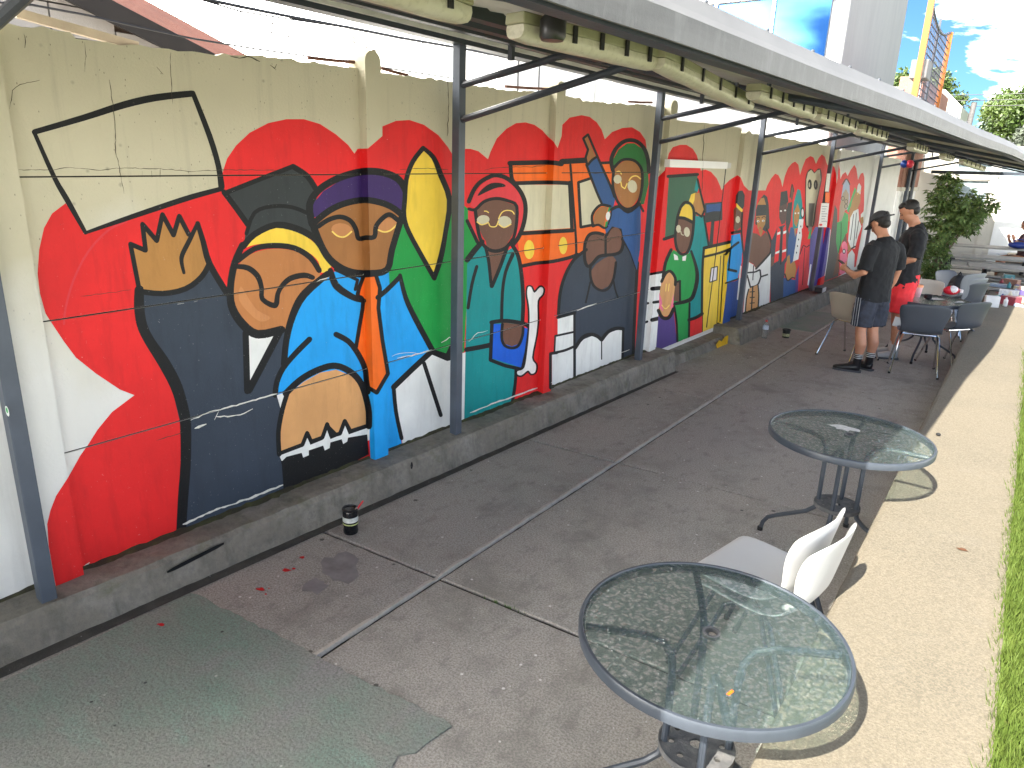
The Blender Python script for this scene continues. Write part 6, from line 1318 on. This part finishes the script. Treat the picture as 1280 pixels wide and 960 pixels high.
# yellow goal frame with net
gf = thing('sports_frame', 'tall yellow steel sports frame with dark net above the canopy', 'frame', (0, 0, 0)); m_yl = mat('yellow_steel', srgb(150, 84, 10), .5, .15, 4); m_net = mat('dark_net', (.05, .05, .07), .8, .2)
XA = .2
def sx(x, y, X=XA): return hit(x, y, Vector((1, 0, 0)), X)
pa_, pb_, pc2, pd_ = sx(1165, 0), sx(1144, 125), sx(1187, 38), sx(1170, 140); ya, yb_ = sx(1152, 70).y, sx(1179, 90).y; zb_ = 1.0
MB().bar((XA, ya, zb_), (XA, ya, pa_.z+.3), .14).build('post', m_yl, gf); MB().bar((XA, yb_, zb_), (XA, yb_, pc2.z), .14).build('post', m_yl, gf); MB().bar((XA, (ya*.55+yb_*.45), zb_), (XA, (ya*.55+yb_*.45), sx(1174, 20).z), .06).build('rail', m_steel, gf)
tp = [(XA, ya+(yb_-ya)*t, (sx(1168, 5).z)*(1-t)+pc2.z*t-.35*math.sin(math.pi*t)) for t in np.linspace(0, 1, 9)]; MB().tube(tp, .035, 6).build('top_cable', m_steel, gf)
nn = MB()
for i in range(1, 16):
    t = i/16; y = ya+(yb_-ya)*t; zt_ = np.interp(t, np.linspace(0, 1, 9), [q[2] for q in tp]); nn.bar((XA, y, 1.2), (XA, y, zt_), .02)
for k in range(34):
    z = 1.4+k*.17; 
    if z < pc2.z-.2: nn.bar((XA, ya, z), (XA, yb_, z), .02)
nn.build('net', m_net, gf)
fl2 = thing('floodlight', 'grey floodlight box on slanted white struts by the yellow frame', 'light', (XA-.05, ya+.6, 0)); q = sx(1157, 90).z; MB().box(-.2, .2, -.3, .5, q-.25, q+.2).build('lamp_box', m_galv, fl2, bevel=.02); MB().bar((0, -.6, q-2.6), (0, .1, q-.25), .07).build('strut', m_tw, fl2); MB().bar((0, .1, q-2.6), (0, .4, q-.25), .07).build('strut', m_tw, fl2)
bk2 = thing('brick_gable', 'dark brick gable end behind the yellow frame', 'building', (0, 0, 0)); MB().box(XA-1.0, XA-.35, yb_-1, yb_+6, 0, sx(1165, 108).z+.4).build('gable_wall', m_brick, bk2)
sb_ = thing('pale_shed', 'pale grey sheet-clad shed with sloping roof beyond the yellow frame', 'building', (0, 0, 0)); ys0 = 42; pA = gx(1182, 112, ys0); pB = gx(1200, 125, ys0); pC = gx(1205, 155, ys0)
MB().add([(pA.x-3, ys0, 0), (pB.x+.15, ys0, 0), (pB.x+.15, ys0, pB.z-.3), (pA.x, ys0, pA.z), (pA.x-3, ys0, pA.z+.3), (pA.x-3, ys0+6, 0), (pB.x+.15, ys0+6, 0), (pB.x+.15, ys0+6, pB.z-.3), (pA.x, ys0+6, pA.z), (pA.x-3, ys0+6, pA.z+.3)], [(0, 1, 2, 3, 4), (9, 8, 7, 6, 5), (1, 6, 7, 2), (2, 7, 8, 3), (3, 8, 9, 4), (0, 4, 9, 5)]).build('shed_wall', mat('pale_cladding', (.52, .52, .47), .6, .12, 3, stretch=(3, 3, .2)), sb_)
ch = thing('chimney_pipe', 'thin metal chimney pipe with flat cowl above the canopy edge', 'chimney', (gx(1211, 150, 30).x, 30, 0)); zc = gx(1218, 124, 30).z; MB().tube([(0, 0, 2.8), (.06, 0, zc-.1)], .085, 10).build('pipe', m_galv, ch, 'auto'); MB().lathe([(.17, -.03), (.02, .05)], 12, (.06, 0, zc)).build('cowl', m_galv, ch, 'auto')
for k, (ya_, yb2) in enumerate(((119, 119), (126, 126), (133, 133))):
    a, b = gx(1190, ya_, 48), gx(1260, yb2, 48); o = MB().tube([(a.x-9, 48, a.z+.2), (a.x, 48, a.z), (b.x+12, 48, b.z)], .02, 5).build('overhead_wire', m_black); tag(o, ['highest', 'middle', 'lowest'][k]+' dark overhead wire crossing the sky behind the chimney pipe', 'wire', 'overhead wires')
# ------------------------------------------------------------------ neighbour's house and litter of cables behind the wall on the left
nh = thing('neighbour_house', 'white block house with rusty red metal roof behind the wall', 'house', (0, 0, 0)); XN = -2.2
def nx(x, y, X=XN): p = hit(x, y, Vector((1, 0, 0)), X); return (p.y, p.z)
m_blk = layered('whitewashed_block', (.30, .285, .28), [(2, U, .45, .7, (.25, .24, .235), .7, 0, 'n')], bump=.3); m_rust = layered('rusty_red_sheet', (.13, .035, .018), [(3, U, .45, .7, (.095, .026, .014), .8, 0, 'n'), (14, U, .55, .7, (.17, .06, .034), .6, 3, 'n')], rough=.7)
# gable wall of blocks
rk = [nx(95, 0), nx(150, 30), nx(225, 65)]
sl_ = (rk[2][1]-rk[0][1])/(rk[2][0]-rk[0][0]); top_at = lambda y: rk[0][1]+sl_*(y-rk[0][0])
bwid, bh = .42, .20
MB().add([(XN-.06, -3, 1.5), (XN-.06, rk[2][0]+1.2, 1.5), (XN-.06, rk[2][0]+1.2, top_at(rk[2][0]+1.2)+.06), (XN-.06, -3, top_at(-3)+.06)], [(0, 1, 2, 3)]).build('mortar_wall', mat('dark_mortar', (.12, .11, .1), .9), nh)
row = 0; z = 2.2
while z < 5.2:
    y = -1.6+(row % 2)*.21
    while y < rk[2][0]+1.0:
        zt_ = min(z+bh-.012, top_at(y+bwid)+.05)
        if zt_ > z+.03: MB().box(XN-.05, XN+rnd.uniform(0, .008), y, y+bwid-.012, z, zt_).build('block', m_blk, nh)
        y += bwid
    z += bh; row += 1
ra, rb2 = nx(88, -6), nx(262, 66); rc, rd = nx(140, -8), nx(272, 66)
yy0, yy1 = -3.0, rb2[0]+1.5
b = MB(); n = 60; vs_ = []
for i in range(n+1):
    y = yy0+(yy1-yy0)*i/n; z = top_at(y)+.015
    for j in range(2): vs_.append((XN+.18-j*3.4, y, z+j*.75))
# corrugated sheets run up the slope
cor = MB(); vv = []; nc = 16
for i in range(nc+1):
    t = i/nc; x = XN+.20-.55*t; zz = .010*math.cos(i*math.pi)
    for y in (yy0, yy1): vv.append((x, y, top_at(y)+.03+zz+.33*t))
cor.add(vv, [(2*i, 2*i+1, 2*i+3, 2*i+2) for i in range(nc)]); cor.build('metal_roof', m_rust, nh)
MB().add([(XN+.19, yy0, top_at(yy0)-.10), (XN+.19, yy1, top_at(yy1)-.10), (XN+.19, yy1, top_at(yy1)+.045), (XN+.19, yy0, top_at(yy0)+.045), (XN+.215, yy0, top_at(yy0)-.10), (XN+.215, yy1, top_at(yy1)-.10), (XN+.215, yy1, top_at(yy1)+.045), (XN+.215, yy0, top_at(yy0)+.045)], [(0, 1, 2, 3), (7, 6, 5, 4), (0, 4, 5, 1), (3, 2, 6, 7), (0, 3, 7, 4), (1, 5, 6, 2)]).build('barge_board', mat('dark_board', (.014, .011, .010), .9), nh)
# white buildings glimpsed over the wall
ob = thing('white_neighbour', 'white plastered neighbouring building glimpsed over the wall top', 'building', (0, 0, 0)); MB().box(-9, -5, 11.0, 14.5, 0, 6.2).build('wall', m_tw, ob); MB().box(-9, -4.6, 14.6, 24, 0, 4.4).build('wall', m_white_wall, ob)
for y in (11.6, 12.3): MB().box(-5, -4.985, y, y+.04, 2.2, 6.2).build('downpipe', m_galv, ob)
pole_y = 8.3; MB_ = MB().tube([(-3.2, pole_y, 0), (-3.2, pole_y, 7)], .075, 10).build('utility_pole', mat('pale_pole', (.6, .6, .6), .6, .05)); tag(MB_, 'pale utility pole rising behind the beret man', 'pole')
# timber strip lying on the wall, rods between the post heads, cables with dead vines
def on_w(x, y, w=-.03): return hit_w(x, y, w)
tag(MB().bar(on_w(20, 16, -.12), on_w(172, 58, -.06), .03, .035).build('timber_strip', mat('pale_timber', (.5, .42, .34), .7, .15)), 'pale timber strip leaning on top of the wall', 'timber')
m_rustrod = mat('rusty_rod', (.13, .055, .04), .8, .3, 30)
for a, b, wh in (((385, 72), (447, 78), 'left of the post above the beret man'), ((476, 85), (510, 94), 'right of the post above the beret man'), ((632, 108), (686, 111), 'above the painted bus'), ((786, 127), (815, 128), 'above the green capped man')): tag(MB().tube([on_w(*a), on_w((a[0]+b[0])/2, (a[1]+b[1])/2+.5), on_w(*b)], .010, 6).build('iron_rod', m_rustrod), 'rusty iron rod on the wall top '+wh, 'rod', 'rods along the wall top')
def cable(pts, X, r, label, sag=0):
    q = [hit(x, y, Vector((1, 0, 0)), X) for x, y in pts]; return tag(MB().tube(q, r, 5).build('cable', m_black), label, 'cable', 'cables behind the wall')
cable([(-10, 2), (40, 6), (110, 19), (170, 33), (240, 48), (320, 61), (420, 75), (600, 103)], -.9, .006, 'thin dark cable passing before the red roof')
cb2 = cable([(225, -8), (300, 8), (360, 20), (430, 33), (500, 47), (575, 60), (700, 85), (820, 112)], -.5, .010, 'thick cable tangled with dead vine along the wall')
cable([(240, -4), (300, 14), (350, 22), (430, 34), (480, 44), (575, 59)], -.5, .005, 'thinner cable twisted along the vine cable')
vr = random.Random(5); vn = MB()
for x in (300, 341, 363, 410, 440, 458, 470, 503, 528, 545, 558):
    y = np.interp(x, [225, 300, 360, 430, 500, 575], [-8, 8, 20, 33, 47, 60]); L_ = vr.uniform(14, 48); pts = [hit(x+vr.uniform(-4, 4)*k/4, y+L_*k/4, Vector((1, 0, 0)), -.5) for k in range(5)]; vn.tube(pts, .0028, 4)
    for k in range(3): vn.tube([pts[2+k % 3], pts[2+k % 3]+Vector((0, vr.uniform(-.04, .04), vr.uniform(-.03, .02)))], .004, 4)
vo = vn.build('vine_tendrils', mat('dead_vine', (.05, .04, .03), .9), cb2); vo['kind'] = 'stuff'
